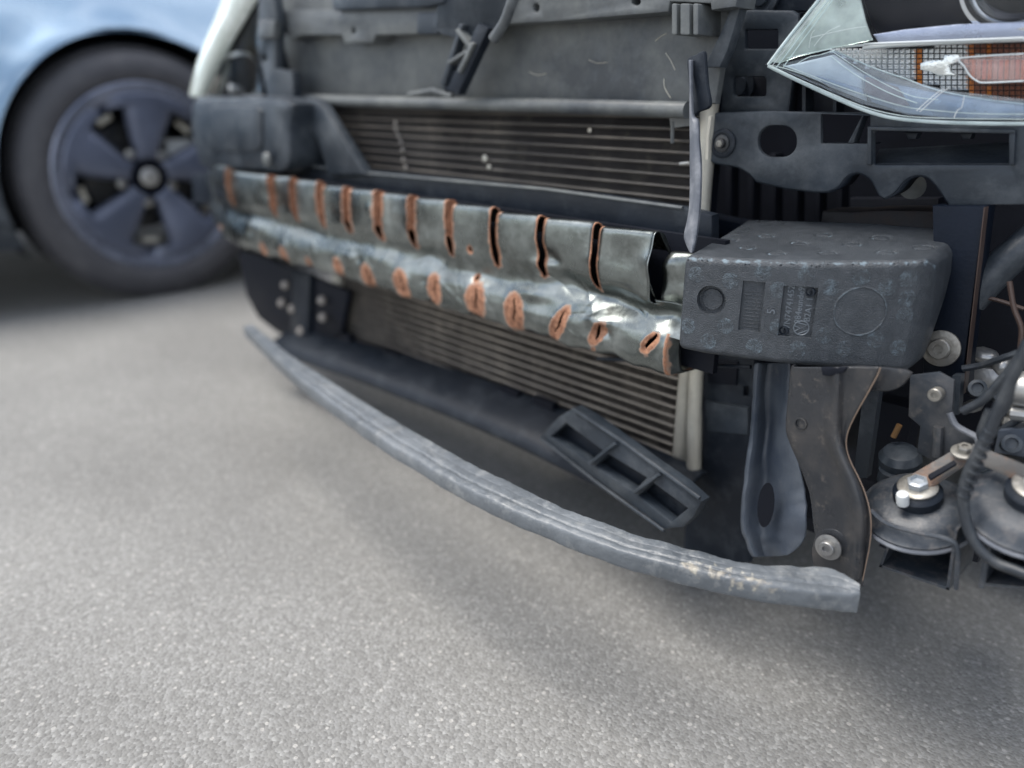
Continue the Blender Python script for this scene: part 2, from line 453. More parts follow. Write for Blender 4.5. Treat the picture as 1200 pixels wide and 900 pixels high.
# radiator
def radiator():
    Y = .722; x0, x1 = -1.235, -.486
    core = MB()
    core.box((x0 - .02, Y + .022, .135), (x1 + .01, Y + .034, .575))
    rad = core.build('radiator', DARK, car, label='cooling radiator with pale tubes behind the crumpled beam')
    tb = MB(); tb.tube([(x0, 0, 0), (x1, 0, 0)], .0024, 8)
    # a flattened tube: narrow in z, deep in y
    vs = [(v[0], v[1] * 3.4, v[2]) for v in tb.v]
    me = bpy.data.meshes.new('cooling_tube'); me.from_pydata(vs, [], tb.f); me.materials.append(TUBE)
    me.shade_smooth(); me.set_sharp_from_angle(angle=R(50))
    zs = []
    z = .150
    while z < .572:
        zs.append(z); z += .01215
    for z in zs:
        o = bpy.data.objects.new('cooling_tube', me); col.objects.link(o)
        o.location = (0, Y + .008, z); attach(o, rad)
    p = .0017
    lowfins = pm('dusty_lower_fins', (.11, .10, .09), .75, m=.0, c2=(.19, .172, .15), sc=12, dust=(.34, .31, .26), dlo=.50, dhi=.70, dsc=30, spec=.2)
    for zlo, zhi, fm in ((0, .33, lowfins), (.33, 1, FINS)):
      V = []; Fc = []
      for z in [q for q in zs[:-1] if zlo <= q < zhi]:
        n = int((x1 - x0) / p)
        for i in range(n):
            xa = x0 + i * p; t = i % 2
            za, zb = (z + .0016, z + .0105) if t == 0 else (z + .0105, z + .0016)
            b = len(V)
            bend = .0006 * math.sin(xa * 90 + z * 300) + .002 * max(0, noise.noise(Vector((xa * 12, z * 25, 3))) - .15)
            V += [(xa, Y + .0025 + bend, za), (xa + p, Y + .0025 + bend, zb), (xa + p, Y + .021, zb), (xa, Y + .021, za)]
            Fc.append((b, b + 1, b + 2, b + 3))
      mesh('cooling_fins', V, Fc, fm, rad, kind='stuff', smooth=0)
    # end tanks
    t = MB()
    t.tube([(x1 + .010, Y + .004, .150), (x1 + .010, Y + .004, .575)], .0095, 14)
    t.build('end_tank', TANK, rad)
    t = MB()
    t.tube([S(813, 556, .712), S(813, 548, .712), S(814, 490, .712), S(814, 480, .712), S(817, 412, .712)], [.006, .0085, .0085, .0080, .0080], 14)
    t.build('receiver_bottle', TANK, rad)
    t = MB(); t.tube([(x0 - .004, Y, .20), (x0 - .004, Y, .575)], .011, 12); t.build('end_tank', TANK, rad)
    # light smudges (dried splashes) and bent patch
    m = MB(); m.tube([S(788, 143, .712), S(788, 168, .712)], .0022, 6); m.prism([S(784, 136, .712), S(812, 134, .712), S(812, 147, .712), S(786, 150, .712)], (0, .004, 0))
    m.build('radiator_clip', PANEL, rad)
    m = MB(); m.tube([S(797, 192, .714), S(808, 191, .714)], .002, 8); m.build('radiator_pin', ALU, rad)
    m = MB()
    pp = [(464, 145), (465, 152), (467, 160), (471, 167), (473, 176), (473, 188), (474, 197), (472, 207)]
    for i, (u, v) in enumerate(pp):
        m.lathe(S(u + random.uniform(-1.5, 1.5), v, Y - .001), fY, [(.0055, 0), (.004, .0012), (.001, .002)], 8)
    m.build('dried_splash', TUBE, rad, kind='stuff')
    for u, v, r in ((568, 186, .0055), (573, 196, .004), (691, 153, .003)):
        m = MB(); m.lathe(S(u, v, Y - .001), fY, [(r, 0), (r * .8, .001), (r * .2, .002)], 8)
        m.build('dried_splash', TANK, rad)
    return rad
radiator()

# upper duct panel
def upper_panel():
    Y0 = .705
    main = [(322, 18), (330, -30), (870, -30), (866, 10), (848, 60), (838, 122), (700, 120), (370, 116), (345, 108), (336, 70)]
    p = plate('duct_panel', main, Y0, .012, PANEL, car, bev=.004, label='dusty grey plastic air duct panel above the radiator')
    # proud upper rail, stepped lower edge
    rail = [(330, 12), (486, 10), (600, -2), (600, -25), (868, -25), (862, 8), (833, 12), (832, 4), (785, 2), (783, 14), (640, 26), (594, 28), (560, 30), (500, 33), (487, 40), (440, 41), (436, 50), (404, 51), (400, 41), (352, 41), (340, 48), (331, 34)]
    plate('upper_rail', rail, Y0 - .032, .034, PANEL, p, holes=[ell(628, 9, 3.5, 5), ell(745, 2, 5, 4), ell(414, 36, 2.5, 4)], bev=.002)
    plate('rail_shelf', [(386, -20), (520, -25), (520, 3), (500, 8), (390, 12)], Y0 - .044, .015, PLASTIC2, p, bev=.003)
    # clip with two grooves
    for a, b in ((787, 793), (797, 808), (812, 818)):
        plate('clip_rib', rrect(a, 4, b, 41, 2), Y0 - .038, .04, PANEL, p, bev=.001)
    plate('socket', rrect(488, 14, 513, 40, 4), Y0 - .038, .02, PLASTIC2, p, bev=.002)
    for pts in ([(768, 48), (774, 43), (781, 39)], [(780, 62), (786, 71), (791, 82)], [(778, 92), (779, 103), (786, 115)], [(690, 70), (700, 74), (712, 73)], [(620, 84), (630, 88), (640, 86)]):
        m = MB(); m.tube(catmull([S(u, v, Y0 - .0004) for u, v in pts], 3), .0005, 5); m.build('scratch', TANK, p)
    # rounded lower bar
    m = MB(); m.tube([S(352, 116, .69), S(400, 118, .69), S(500, 121, .69), S(650, 124, .69), S(806, 129, .69)], .0085, 14)
    m.build('lower_bar', PANEL, p)
    m = MB(); m.tube([S(480, 111, .69), S(508, 106, .688), S(530, 113, .69)], .004, 8); m.build('bar_tab', PANEL, p)
    return p
upper_panel()

def latch():
    Y = .665
    pad = [(507, -40), (604, -40), (600, -4), (585, 22), (578, 38), (560, 46), (545, 40), (530, 44), (516, 40), (506, 30), (512, 8)]
    l = plate('bonnet_latch', pad, Y, .012, PLASTIC2, car, bev=.002, label='dark honeycomb textured latch cover with a diagonal brace')
    V = MB()   # honeycomb of small raised cells
    cell = bpy.data.meshes.new('honeycomb')
    for i in range(34):
        for j in range(26):
            u = 512 + i * 3.0 + (j % 2) * 1.5; v = -10 + j * 2.6
            if v > 36 - abs(u - 545) * .12 or u > 598 - max(0, v) * .6: continue
            c = S(u, v, Y - .0008)
            V.lathe(c, fY, [(.0011, 0), (.0007, .0009)], 6)
    V.build('honeycomb_cells', PLASTIC2, l, kind='stuff', smooth=0)
    # diagonal brace: two rails, an X web
    def bar(name, a, b, w, mat, y=.655, th=.014):
        ax, ay = a; bx, by = b
        L = math.hypot(bx - ax, by - ay); nx, ny = -(by - ay) / L * w / 2, (bx - ax) / L * w / 2
        return plate(name, [(ax + nx, ay + ny), (bx + nx, by + ny), (bx - nx, by - ny), (ax - nx, ay - ny)], y, th, mat, l, bev=.0015)
    bar('brace_rail', (566, 30), (530, 108), 14, PLASTIC)
    bar('brace_rail', (540, 28), (518, 100), 5, PLASTIC2)
    bar('brace_web', (534, 34), (550, 56), 4.5, PANEL, .652)
    bar('brace_web', (553, 50), (537, 85), 4.5, PANEL, .650)
    bar('brace_web', (524, 74), (546, 60), 4.5, PANEL, .651)
    plate('brace_foot', [(518, 98), (524, 82), (548, 84), (537, 110), (521, 108)], .66, .012, PLASTIC, l)
    m = MB(); m.tube(catmull([S(606, -20, .64), S(598, 8, .64), S(590, 28, .64), S(578, 46, .64)], 5), .0062, 12)
    m.build('latch_lever', PANEL, l)
latch()

# black guide strip just above and behind the beam
g = plate('air_guide', [(225, 205), (330, 184), (430, 200), (560, 212), (700, 228), (800, 243), (834, 252), (834, 296), (700, 270), (430, 232), (225, 240)], .672, .016, PLASTIC, car, bev=.003, label='dark plastic air guide strip above the beam')
m = MB(); m.tube([S(330, 190, .670), S(430, 203, .668), S(640, 222, .668), S(800, 244, .668)], .0022, 8); m.build('guide_edge', COPPER if False else PANEL, g)

# ------------------------------------------------------------------ crumpled steel crash beam
def crash_beam():
    def xat(u, v): return S(u, v, .6).x
    upper = [(268, 'dark'), (318, 0), (344, 0), (374, 0), (405, 1), (442, 1), (482, 1), (526, 1), (578, 1), (633, 1), (698, 1)]
    xs_up = [xat(u, 225 + max(0, (u - 400)) * .16) for u, _ in upper]
    tears = [(307, 283, 300, 8), (332, 287, 319, 12), (360, 300, 318, 8), (395, 300, 332, 13), (430, 307, 343, 17), (469, 313, 353, 21), (508, 318, 360, 20), (556, 328, 377, 27), (601, 339, 393, 27), (653, 353, 407, 20), (698, 372, 411, 19), (760, 386, 419, 20)]
    lowu = [(306, 292), (330, 300), (362, 307), (395, 318), (432, 325), (468, 333), (508, 341), (555, 350), (600, 364), (653, 380), (699, 392), (758, 402)]
    lowo = []
    for u, va, vb, w in tears:
        p, q = S(u, va, .597), S(u, vb, .597); l_, r_ = S(u - w / 2, (va + vb) / 2, .597), S(u + w / 2, (va + vb) / 2, .597)
        lowo.append(((p.x + q.x) / 2, (p.z + q.z) / 2, (r_.x - l_.x) / 2, (p.z - q.z) / 2))
    xend = xat(768, 300)
    x = np.unique(np.concatenate([np.linspace(-1.66, -.95, 480), np.linspace(-.95, -.380, 680)] + [np.linspace(q - .004, q + .004, 29) for q in xs_up]))
    # profile: (distance back, z) control points, nearly constant along the beam
    prof = np.array([(.030, .425), (.022, .440), (.012, .4495), (.004, .4495), (.001, .446), (.000, .439), (-.001, .425), (-.001, .410), (.000, .397), (.003, .388), (.0065, .381),
                     (.0085, .375), (.0075, .368), (.004, .360), (.000, .350), (-.002, .340), (-.001, .328), (.002, .317), (.008, .311), (.020, .309), (.055, .309)])
    # resample smoothly
    seg = np.r_[0, np.cumsum(np.hypot(*np.diff(prof, axis=0).T))]
    t = np.unique(np.concatenate([np.linspace(0, seg[2], 6), np.linspace(seg[2], seg[-3], 150), np.linspace(seg[-3], seg[-1], 8)]))
    pd = np.interp(t, seg, prof[:, 0]); pz = np.interp(t, seg, prof[:, 1])
    ker = np.exp(-np.linspace(-2, 2, 11) ** 2); ker /= ker.sum()
    pd2 = np.convolve(np.pad(pd, 5, mode='edge'), ker, 'valid'); pz2 = np.convolve(np.pad(pz, 5, mode='edge'), ker, 'valid')
    X, T = np.meshgrid(x, np.arange(len(t)), indexing='ij')
    D = pd2[T].astype(float); Z = pz2[T].astype(float)
    Yb = .6 + np.zeros_like(X)
    Yb += np.where(X < -1.30, (X + 1.30) ** 2 * .55, 0)            # far end sweeps back
    tp = np.clip((-1.46 - X) / .2, 0, 1) ** 1.5
    Z = Z * (1 - tp * .45) + .385 * tp * .45
    rust = np.zeros_like(X); kill = np.zeros_like(X, bool)
    # upper plates: each leans a little and is proud at its near edge
    edges = np.array([-1.67] + xs_up + [xend, -.36])
    idx = np.clip(np.searchsorted(edges, x) - 1, 0, len(edges) - 2)
    loc = (x - edges[idx]) / (edges[idx + 1] - edges[idx])
    amp = rng.uniform(.6, 1.25, len(edges))
    amp[8:12] = .62
    saw = -(loc - .35) * .0058 * amp[idx] - np.sin(np.pi * np.clip(loc, 0, 1)) * .0022 * amp[idx] * np.where(idx % 2, 1, -1.4)
    kink = np.array([0 if i < 9 else 0 for i in range(len(edges))])
    wu = np.clip((Z - .386) / .014, 0, 1) * np.clip((.060 - D) / .03, 0, 1)
    D += saw[:, None] * wu
    zs = rng.uniform(-.0016, .0016, len(edges))
    Z += (zs[idx] + (loc - .5) * .0045)[:, None] * wu
    Z += (.0022 * np.sin(X * 60) + .0015 * np.sin(X * 140 + 1)) * (Z < .335)
    # the last plate before the foam block drops and tucks behind
    last = (x > xend)
    D += np.where(last, .020, 0)[:, None] * wu * .6
    Z -= (np.where(last, .016, 0)[:, None]) * wu
    # dents
    P = np.zeros_like(X)
    zz = Z
    for i in range(len(x)):
        for j in range(0, len(t)):
            pass
        break
    def dent(cx, cz, rx, rz, a):
        return a * np.exp(-((X - cx) / rx) ** 2 - ((zz - cz) / rz) ** 2)
    for u, v, rx, rz, a in ((660, 330, .030, .012, .010), (720, 360, .035, .012, .009), (700, 375, .02, .008, -.006), (620, 345, .018, .010, -.005), (640, 300, .022, .010, .006),
                            (755, 350, .02, .010, -.006), (780, 372, .015, .014, .008), (560, 325, .03, .008, .005), (500, 300, .03, .010, .004), (440, 300, .05, .010, -.004),
                            (350, 270, .05, .010, .006), (300, 265, .05, .012, -.006), (770, 310, .016, .012, -.006), (730, 300, .03, .02, .004), (585, 300, .02, .012, .004)):
        p = S(u, v, .6); D += dent(p.x, p.z, rx, rz, a)
    r2 = np.random.default_rng(11)
    for k in range(90):
        cx = r2.uniform(-1.45, -.40); cz = r2.choice([.415, .385, .372, .345, .325]) + r2.uniform(-.012, .012)
        D += dent(cx, cz, r2.uniform(.006, .03), r2.uniform(.004, .014), r2.uniform(-.0022, .0026))
    # creases running from the plate seams down into the lower roll
    r3 = np.random.default_rng(7)
    for k in range(46):
        x0_ = r3.uniform(-1.45, -.40); z0_ = r3.uniform(.330, .395); an = r3.uniform(-1.2, 1.2); ln = r3.uniform(.010, .035); wd_ = r3.uniform(.0012, .0035)
        ca_, sa_ = math.cos(an), math.sin(an)
        uu = (X - x0_) * ca_ + (Z - z0_) * sa_; vv = -(X - x0_) * sa_ + (Z - z0_) * ca_
        D += r3.uniform(.0006, .0018) * r3.choice([-1, 1]) * np.exp(-np.abs(vv) / wd_) * np.exp(-(uu / ln) ** 2) * (X < xend - .012)
    # vertical slits between the upper plates
    for k, xc in enumerate(xs_up + [xend]):
        deep = k >= 4
        top, bot = .456, (.385 if k < 8 else .383)
        w0 = (.00055 if deep else .0004) if k < len(xs_up) else .0009
        if k == 0: w0 = .002
        if k in (9, 10): w0 = .00055
        slope = -.10 - .05 * math.sin(k * 2.1)
        ctr = xc + .0005 * np.sin(Z * 260 + k * 1.7) + .0006 * np.sin((Z - .40) * 90 + k)
        if k == len(xs_up): ctr = xc + (Z - .42) * .02
        tau = np.clip((Z - bot) / (top - bot), 0, 1)
        wid = w0 * ((.62 if k > 7 else 0) + 2.6 * np.exp(-((tau - .15) / .10) ** 2)) * np.clip(tau / .05, 0, 1) * (k > 3)
        if 7 < k < len(xs_up): ctr = xc + .0002 * np.sin(Z * 200); wid = (.0008 + .0012 * np.exp(-((tau - .15) / .10) ** 2)) * np.clip(tau / .05, 0, 1); ctr = ctr + .0007
        if k == len(xs_up):
            wid = .0006 + .0055 * np.clip((Z - .418) / .03, 0, 1); ctr = xc + wid
        dx = np.abs(X - ctr); on = (Z > bot - .001) & (T > 5)
        kill |= on & (dx < wid)
        band = [.001, .006, .006, .007, .010, .0085, .0075, .0065, .0060, .0042, .0026][min(k, 10)]
        rr_ = np.where(on, np.clip(1.15 - (dx - wid) / band * .62, 0, 1), 0)
        tip = np.exp(-((X - ctr) / .004) ** 2 - ((Z - bot) / .005) ** 2) * (.9 if k else 0)
        if k < len(xs_up): rust = np.maximum(rust, np.maximum(rr_, tip))
        curl = np.exp(-((dx - wid) / .0035) ** 2) * .0022
        D -= np.where(on, curl * np.where(X < ctr, 1.3, -.6), 0)
    # oval tears in the lower roll
    for k, (xc, zc, a, b) in enumerate(lowo):
        lean = .50 if k > 8 else (.0 if k > 5 else -.1)
        dx = X - xc + (Z - zc) * lean * -1.0
        e = np.sqrt((dx / a) ** 2 + ((Z - zc) / b) ** 2)
        inside = (T > 20)
        rust = np.maximum(rust, np.where(inside, np.clip((1.08 - e) * 2.6, 0, 1), 0))
        wslit = (.0016 if k > 3 else .0008) * (1.8 if k == 11 else 1)
        e2 = np.sqrt(((dx - .0012 * np.sin(Z * 260 + k)) / wslit) ** 2 + ((Z - zc - .002) / (b * .55)) ** 2)
        kill |= inside & (e2 < 1)
        D -= np.where(inside, .0010 * np.exp(-((e - .85) / .25) ** 2) - .0006 * np.exp(-(e / .5) ** 2), 0)
        foot = np.exp(-((dx - .002) / .0045) ** 2 - ((Z - (zc - b * 1.05)) / .006) ** 2)
        rust = np.maximum(rust, foot * (.9 if 2 < k < 11 else .5))
    # single round punctures
    for u, v, r in ((549, 293, .0042), (553, 327, .0040)):
        p = S(u, v, .6); e = np.hypot(X - p.x, (Z - p.z)) / r
        rust = np.maximum(rust, np.clip((1.75 - e) * 1.6, 0, 1)); kill |= (e < .62)
        D += .003 * np.exp(-e ** 2)
    # open right hand end of the lower roll
    p = S(784, 400, .6)
    e = np.sqrt(((X - p.x) / .010) ** 2 + ((Z - p.z) / .022) ** 2)
    D += .02 * np.exp(-((np.maximum(X - p.x + .004, 0)) / .008) ** 2 * 0) * np.clip((X - p.x + .002) / .006, 0, 1) * (Z < .352)
    rust = np.maximum(rust, np.where((Z < .355), np.exp(-((X - p.x + .003) / .0028) ** 2) * .95, 0))
    # dark rust at far end
    for u, v, r in ((247, 268, .018), (262, 290, .016)):
        p = S(u, v, .6); rust = np.maximum(rust, .8 * np.exp(-((X - p.x) / r) ** 2 - ((Z - p.z) / .008) ** 2))
    xe2 = S(788, 400, .6).x
    kill |= (X > -.4035) | ((X > xe2) & (Z < .350))
    nx, nt = X.shape
    V = np.stack([X, Yb + D, Z], -1).reshape(-1, 3)
    ii, jj = np.meshgrid(np.arange(nx - 1), np.arange(nt - 1), indexing='ij')
    a = (ii * nt + jj).ravel()
    quads = np.stack([a, a + 1, a + nt + 1, a + nt], -1)
    kf = kill.reshape(-1)
    keep = ~(kf[quads].sum(1) >= 2)
    quads = quads[keep]
    me = bpy.data.meshes.new('crash_beam')
    me.from_pydata(V.tolist(), [], quads.tolist())
    at = me.attributes.new('rust', 'FLOAT', 'POINT'); at.data.foreach_set('value', rust.reshape(-1).astype(np.float32))
    o = link('crash_beam', me, STEEL, car, smooth=60, label='crumpled bare steel crash beam with rusty tears')
    sm_ = o.modifiers.new('thickness', 'SOLIDIFY'); sm_.thickness = .0012; sm_.offset = 1 if False else -1
    # closing plate inside, coloured dark so slits and tears read as shaded
    b = MB(); b.box((-1.48, .632, .315), (-.385, .640, .446)); b.build('dark_beam_backing', DARK, o)
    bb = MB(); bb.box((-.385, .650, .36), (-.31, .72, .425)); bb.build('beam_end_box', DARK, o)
    return o
crash_beam()

# ------------------------------------------------------------------ moulded foam block
def foam():
    st = [(-.392, .576, -.430, .74), (-.365, .581, -.412, .742), (-.34, .589, -.390, .747), (-.315, .600, -.365, .755), (-.289, .613, -.337, .763), (-.262, .632, -.305, .770), (-.240, .648, -.270, .768), (-.224, .664, -.240, .768), (-.218, .673, -.225, .762)]
    A = np.array(st)
    L = np.r_[0, np.cumsum(np.hypot(np.diff(A[:, 0]), np.diff(A[:, 1])))]
    ns = 440
    s = np.unique(np.r_[np.linspace(0, .008, 18), np.linspace(.008, L[-1] - .010, ns), np.linspace(L[-1] - .010, L[-1], 18)])
    C = np.stack([np.interp(s, L, A[:, k]) for k in range(4)], -1)
    for _ in range(3):
        C[5:-5] = (C[3:-7] + C[4:-6] + C[5:-5] + C[6:-4] + C[7:-3]) / 5
    zt0, zb0 = .4385, .352
    nf = 210
    # cross-section unit loop: (q across front->back, w bottom->top)
    loop = []
    rz = .0060
    zf = np.linspace(0, 1, nf)
    for w in zf: loop.append((0, w, 'f'))
    for q in np.linspace(0, 1, 60)[1:]: loop.append((q, 1, 't'))
    for w in np.linspace(1, 0, 14)[1:]: loop.append((1, w, 'b'))
    for q in np.linspace(1, 0, 14)[1:-1]: loop.append((q, 0, 'u'))
    # feature positions on the front face
    Yf = lambda xx: float(np.interp(xx, C[:, 0], C[:, 1]))
    def fp(u, v):
        p = S(u, v, Yf); return p.x, p.z
    def sx(xx): return float(np.interp(xx, C[:, 0], s))
    rects = []
    for us, d in (([(869, 330), (896, 330), (891, 388), (867, 388)], .0030), ([(918, 336), (957, 336), (952, 395), (912, 394)], .0034)):
        c = [fp(*q) for q in us]
        rects.append((np.mean([sx(c[0][0]), sx(c[3][0])]), np.mean([sx(c[1][0]), sx(c[2][0])]), np.mean([c[2][1], c[3][1]]), np.mean([c[0][1], c[1][1]]), d))
    cx1, cz1 = fp(833, 352); cs1 = sx(cx1)
    cx2, cz2 = fp(1008, 365); cs2 = sx(cx2)
    dots = [fp(*q) for q in ((816, 322), (856, 329), (894, 319), (945, 321), (974, 337), (1009, 325), (1040, 337), (1064, 327), (1060, 370), (1052, 408), (1026, 398), (990, 409), (966, 393), (935, 409), (884, 406), (850, 382), (830, 400), (806, 382), (912, 340), (912, 383), (1063, 350))]
    dots = [(sx(a), b) for a, b in dots]
    S_, W = np.meshgrid(s, np.arange(len(loop)), indexing='ij')
    V = np.zeros(S_.shape + (3,)); wear = np.zeros(S_.shape)
    qa = np.array([l[0] for l in loop]); wa = np.array([l[1] for l in loop]); side = np.array([l[2] for l in loop]); jj2 = np.arange(len(loop)) // 2
    for i, si in enumerate(s):
        xf, yf, xb, yb = C[i]
        # end rounding
        e = 0.0; inset = 0.0
        r0 = .008
        if si < r0: e = 1 - math.sqrt(max(0, 1 - ((r0 - si) / r0) ** 2)); inset = e * r0
        r1 = .010
        if L[-1] - si < r1: e = 1 - math.sqrt(max(0, 1 - ((r1 - (L[-1] - si)) / r1) ** 2)); inset = e * r1
        fl = .0 + .004 * (si / L[-1])
        zt = zt0 - inset * .75 + .009 * (si / L[-1]) ; zb = zb0 + inset * .75
        F0 = np.array([xf, yf + inset * .75]); B0 = np.array([xb, yb - inset * .5])
        dv = B0 - F0; Ld = np.linalg.norm(dv); dv /= Ld
        z = zb + (zt - zb) * wa; q = qa * Ld
        # round the long edges
        r = rz
        dz_t = np.clip((r - (zt - z)), 0, r); dz_b = np.clip((r - (z - zb)), 0, r)
        q = np.where(side == 'f', r - np.sqrt(np.maximum(0, r * r - np.maximum(dz_t, dz_b) ** 2)), q)
        dq = np.clip(r - q, 0, r)
        z = np.where(side == 't', zt - (r - np.sqrt(np.maximum(0, r * r - dq ** 2))), z)
        z = np.where(side == 'u', zb + (r - np.sqrt(np.maximum(0, r * r - dq ** 2))), z)
        # merge front samples & top samples at rounding: shrink extents so they meet at 45 degrees
        k = r * (1 - math.sqrt(.5))
        fz = (z - zb) / (zt - zb)
        if True:
            zz2 = (zb + k) + (zt - zb - 2 * k) * wa
            dz2 = np.maximum(np.clip(r - (zt - zz2), 0, r), np.clip(r - (zz2 - zb), 0, r))
            q2 = r - np.sqrt(np.maximum(0, r * r - dz2 ** 2))
            q = np.where(side == 'f', q2, q); z = np.where(side == 'f', zz2, z)
            qt = k + (Ld - k) * qa
            dq2 = np.clip(r - qt, 0, r); off = r - np.sqrt(np.maximum(0, r * r - dq2 ** 2))
            q = np.where((side == 't') | (side == 'u'), qt, q)
            z = np.where(side == 't', zt - off + .011 * np.clip(qa, 0, 1) ** .8 * (1 - e), np.where(side == 'u', zb + off, np.where(side == 'b', z + .011 * wa * (1 - e), z)))
            gz = .30 + .70 * np.clip(wa, 0, 1) ** .9
            q = np.where((side == 'b'), q * gz, np.where(side == 'u', q * .30, q))
        # top surface slight sag, back edge
        z = np.where(side == 't', z - .004 * np.sin(np.pi * np.clip(qa, 0, 1)) * (0.3 + .7 * min(1, si / .1)), z)
        # recesses in the front
        f = side == 'f'
        d = np.zeros(len(qa))
        for s0, s1, z0, z1, dep in rects:
            if s0 < si < s1: d = np.where(f & (z > z0) & (z < z1), dep, d)
        rr = np.hypot(si - cs1, z - cz1)
        d = np.where(f & (rr < .0128), .0045 + .0012 * (rr > .0095), d)
        rr = np.hypot((si - cs2) / 1.0, z - cz2)
        d = np.where(f & (np.abs(rr - .0205) < .0006), -.0005, d)
        wear[i] = np.where(f & (np.abs(rr - .0205) < .0005), .5, 0)
        for ds_, dz_ in dots:
            if abs(si - ds_) < .009:
                rr = np.hypot(si - ds_, z - dz_)
                m_ = f & (rr < .0072) & (d == 0)
                nz = rng.random(len(qa)) 
                d = np.where(m_ & (nz > .35) & (jj2 % 2 == i % 2), -.0003, d)
                wear[i] = np.where(m_ & (nz > .35) & (jj2 % 2 == i % 2), .9, wear[i])
        V[i, :, 0] = F0[0] + dv[0] * (q + d); V[i, :, 1] = F0[1] + dv[1] * (q + d); V[i, :, 2] = z
        # worn bright ridge
        ridge = np.where(f, np.clip((z - (zt - .006)) / .006, 0, 1), np.where(side == 't', np.clip(1 - q / .006, 0, 1), 0))
        wear[i] = np.maximum(wear[i], ridge * .72)
        # top circles (moulded dimples)
        tt = side == 't'
        for cs_, cq_ in ((.02, .45), (.045, .3), (.05, .62), (.075, .18), (.085, .48), (.10, .72), (.115, .25), (.13, .5), (.15, .7), (.16, .3), (.185, .5)):
            rr = np.hypot(si - cs_, (qa - cq_) * Ld)
            V[i, :, 2] -= np.where(tt, .0010 * np.exp(-((rr - .007) / .0015) ** 2), 0)
            wear[i] = np.maximum(wear[i], np.where(tt, .45 * np.exp(-((rr - .007) / .002) ** 2), 0))
    # small nicks along the edges
    nx, nt = S_.shape
    for _ in range(26):
        i = rng.integers(2, nx - 2); j = nf - 1 - rng.integers(0, 8)
        V[i - 1:i + 2, j - 1:j + 2, 1] += .0012
    a, bq = np.meshgrid(np.arange(nx - 1), np.arange(nt), indexing='ij')
    a = a.ravel(); bq = bq.ravel(); b2 = (bq + 1) % nt
    quads = np.stack([a * nt + bq, (a + 1) * nt + bq, (a + 1) * nt + b2, a * nt + b2], -1).tolist()
    verts = V.reshape(-1, 3)
    # end caps: fans with a rounded middle
    vl = verts.tolist(); wl_ = wear.reshape(-1).tolist()
    for i in (0, nx - 1):
        ring = [i * nt + k for k in range(nt)]
        c = np.mean(V[i], 0); nrm = (-1 if i == 0 else 1)
        inner = []
        for k in range(nt):
            p = V[i, k] * .5 + c * .5; vl.append([p[0] + nrm * .0015, p[1], p[2]]); wl_.append(0); inner.append(len(vl) - 1)
        vl.append([c[0] + nrm * .002, c[1], c[2]]); wl_.append(0); cc = len(vl) - 1
        for k in range(nt):
            k2 = (k + 1) % nt
            quads.append([ring[k], ring[k2], inner[k2], inner[k]] if i == 0 else [ring[k2], ring[k], inner[k], inner[k2]])
            quads.append([inner[k], inner[k2], cc] if i == 0 else [inner[k2], inner[k], cc])
    me = bpy.data.meshes.new('foam_block'); me.from_pydata(vl, [], quads)
    at = me.attributes.new('wear', 'FLOAT', 'POINT'); at.data.foreach_set('value', np.array(wl_, np.float32))
    o = link('foam_block', me, FOAM, car, smooth=50, label='dark grey moulded foam impact block on the near end of the beam')
    # ribs of the date grid in the left recess
    s0, s1, z0, z1, dep = rects[0]
    def P(si, z, back): 
        c = np.array([np.interp(si, s, C[:, k]) for k in range(4)]); d_ = np.array([c[2] - c[0], c[3] - c[1]]); d_ /= np.linalg.norm(d_)
        return Vector((c[0] + d_[0] * back, c[1] + d_[1] * back, z))
    m = MB()
    for k in range(13):
        z = z0 + (z1 - z0) * (k + 1) / 14
        if k < 11:
            m.tube([P(s0 + .002 + .001 * (k % 3 == 1), z, .0028), P(s0 + .011 + .001 * (k % 2), z, .0028)], .00042, 6)
            m.tube([P(s0 + .0125, z, .0028), P(s1 - .002, z, .0028)], .00042, 6)
    for k in range(14):
        m.tube([P(s0 + .002 + random.random() * .016, z0 + .001 + random.random() * .008, .0030) , P(s0 + .004 + random.random() * .016, z0 + .001 + random.random() * .008, .0030)], .0003, 5)
    m.build('date_grid', FOAM, o, kind='stuff')
    # raised lettering, read from bottom to top
    s0, s1, z0, z1, dep = rects[1]
    def text(t, sc, zc, size, si_span=True, back=.0034, rot=90, nm='lettering'):
        cu = bpy.data.curves.new('txt', 'FONT'); cu.body = t; cu.size = size; cu.extrude = .0005; cu.align_x = 'CENTER'; cu.align_y = 'CENTER'; cu.resolution_u = 2
        ob = bpy.data.objects.new('txt', cu); me_ = bpy.data.meshes.new_from_object(ob); bpy.data.objects.remove(ob)
        me_.materials.clear()
        a_ = R(rot)
        for v in me_.vertices:
            x_, y_, z_ = v.co
            x2 = x_ * math.cos(a_) - y_ * math.sin(a_); y2 = x_ * math.sin(a_) + y_ * math.cos(a_)
            v.co = P(sc + x2, zc + y2, back - z_)
        return link(nm, me_, LETTER, o, smooth=0)
    w_ = s1 - s0; hgt = z1 - z0
    text('7N74741452', s0 + w_ * .22, z0 + hgt * .57, .0072)
    text('984eunde9', s0 + w_ * .52, z0 + hgt * .62, .0072)
    text('B2A1 1', s0 + w_ * .80, z0 + hgt * .55, .0072)
    text('5', s0 - .0075, (z0 + z1) / 2 - .0015, .0095, back=-.0001, rot=90)
    # round maker's emblem: V over W in a ring
    ec, ez, er = s0 + w_ * .66, z0 + hgt * .17, .0062
    m = MB()
    ring = [P(ec + er * math.cos(2 * math.pi * k / 24), ez + er * math.sin(2 * math.pi * k / 24), .0030) for k in range(25)]
    m.tube(ring, .00045, 6)
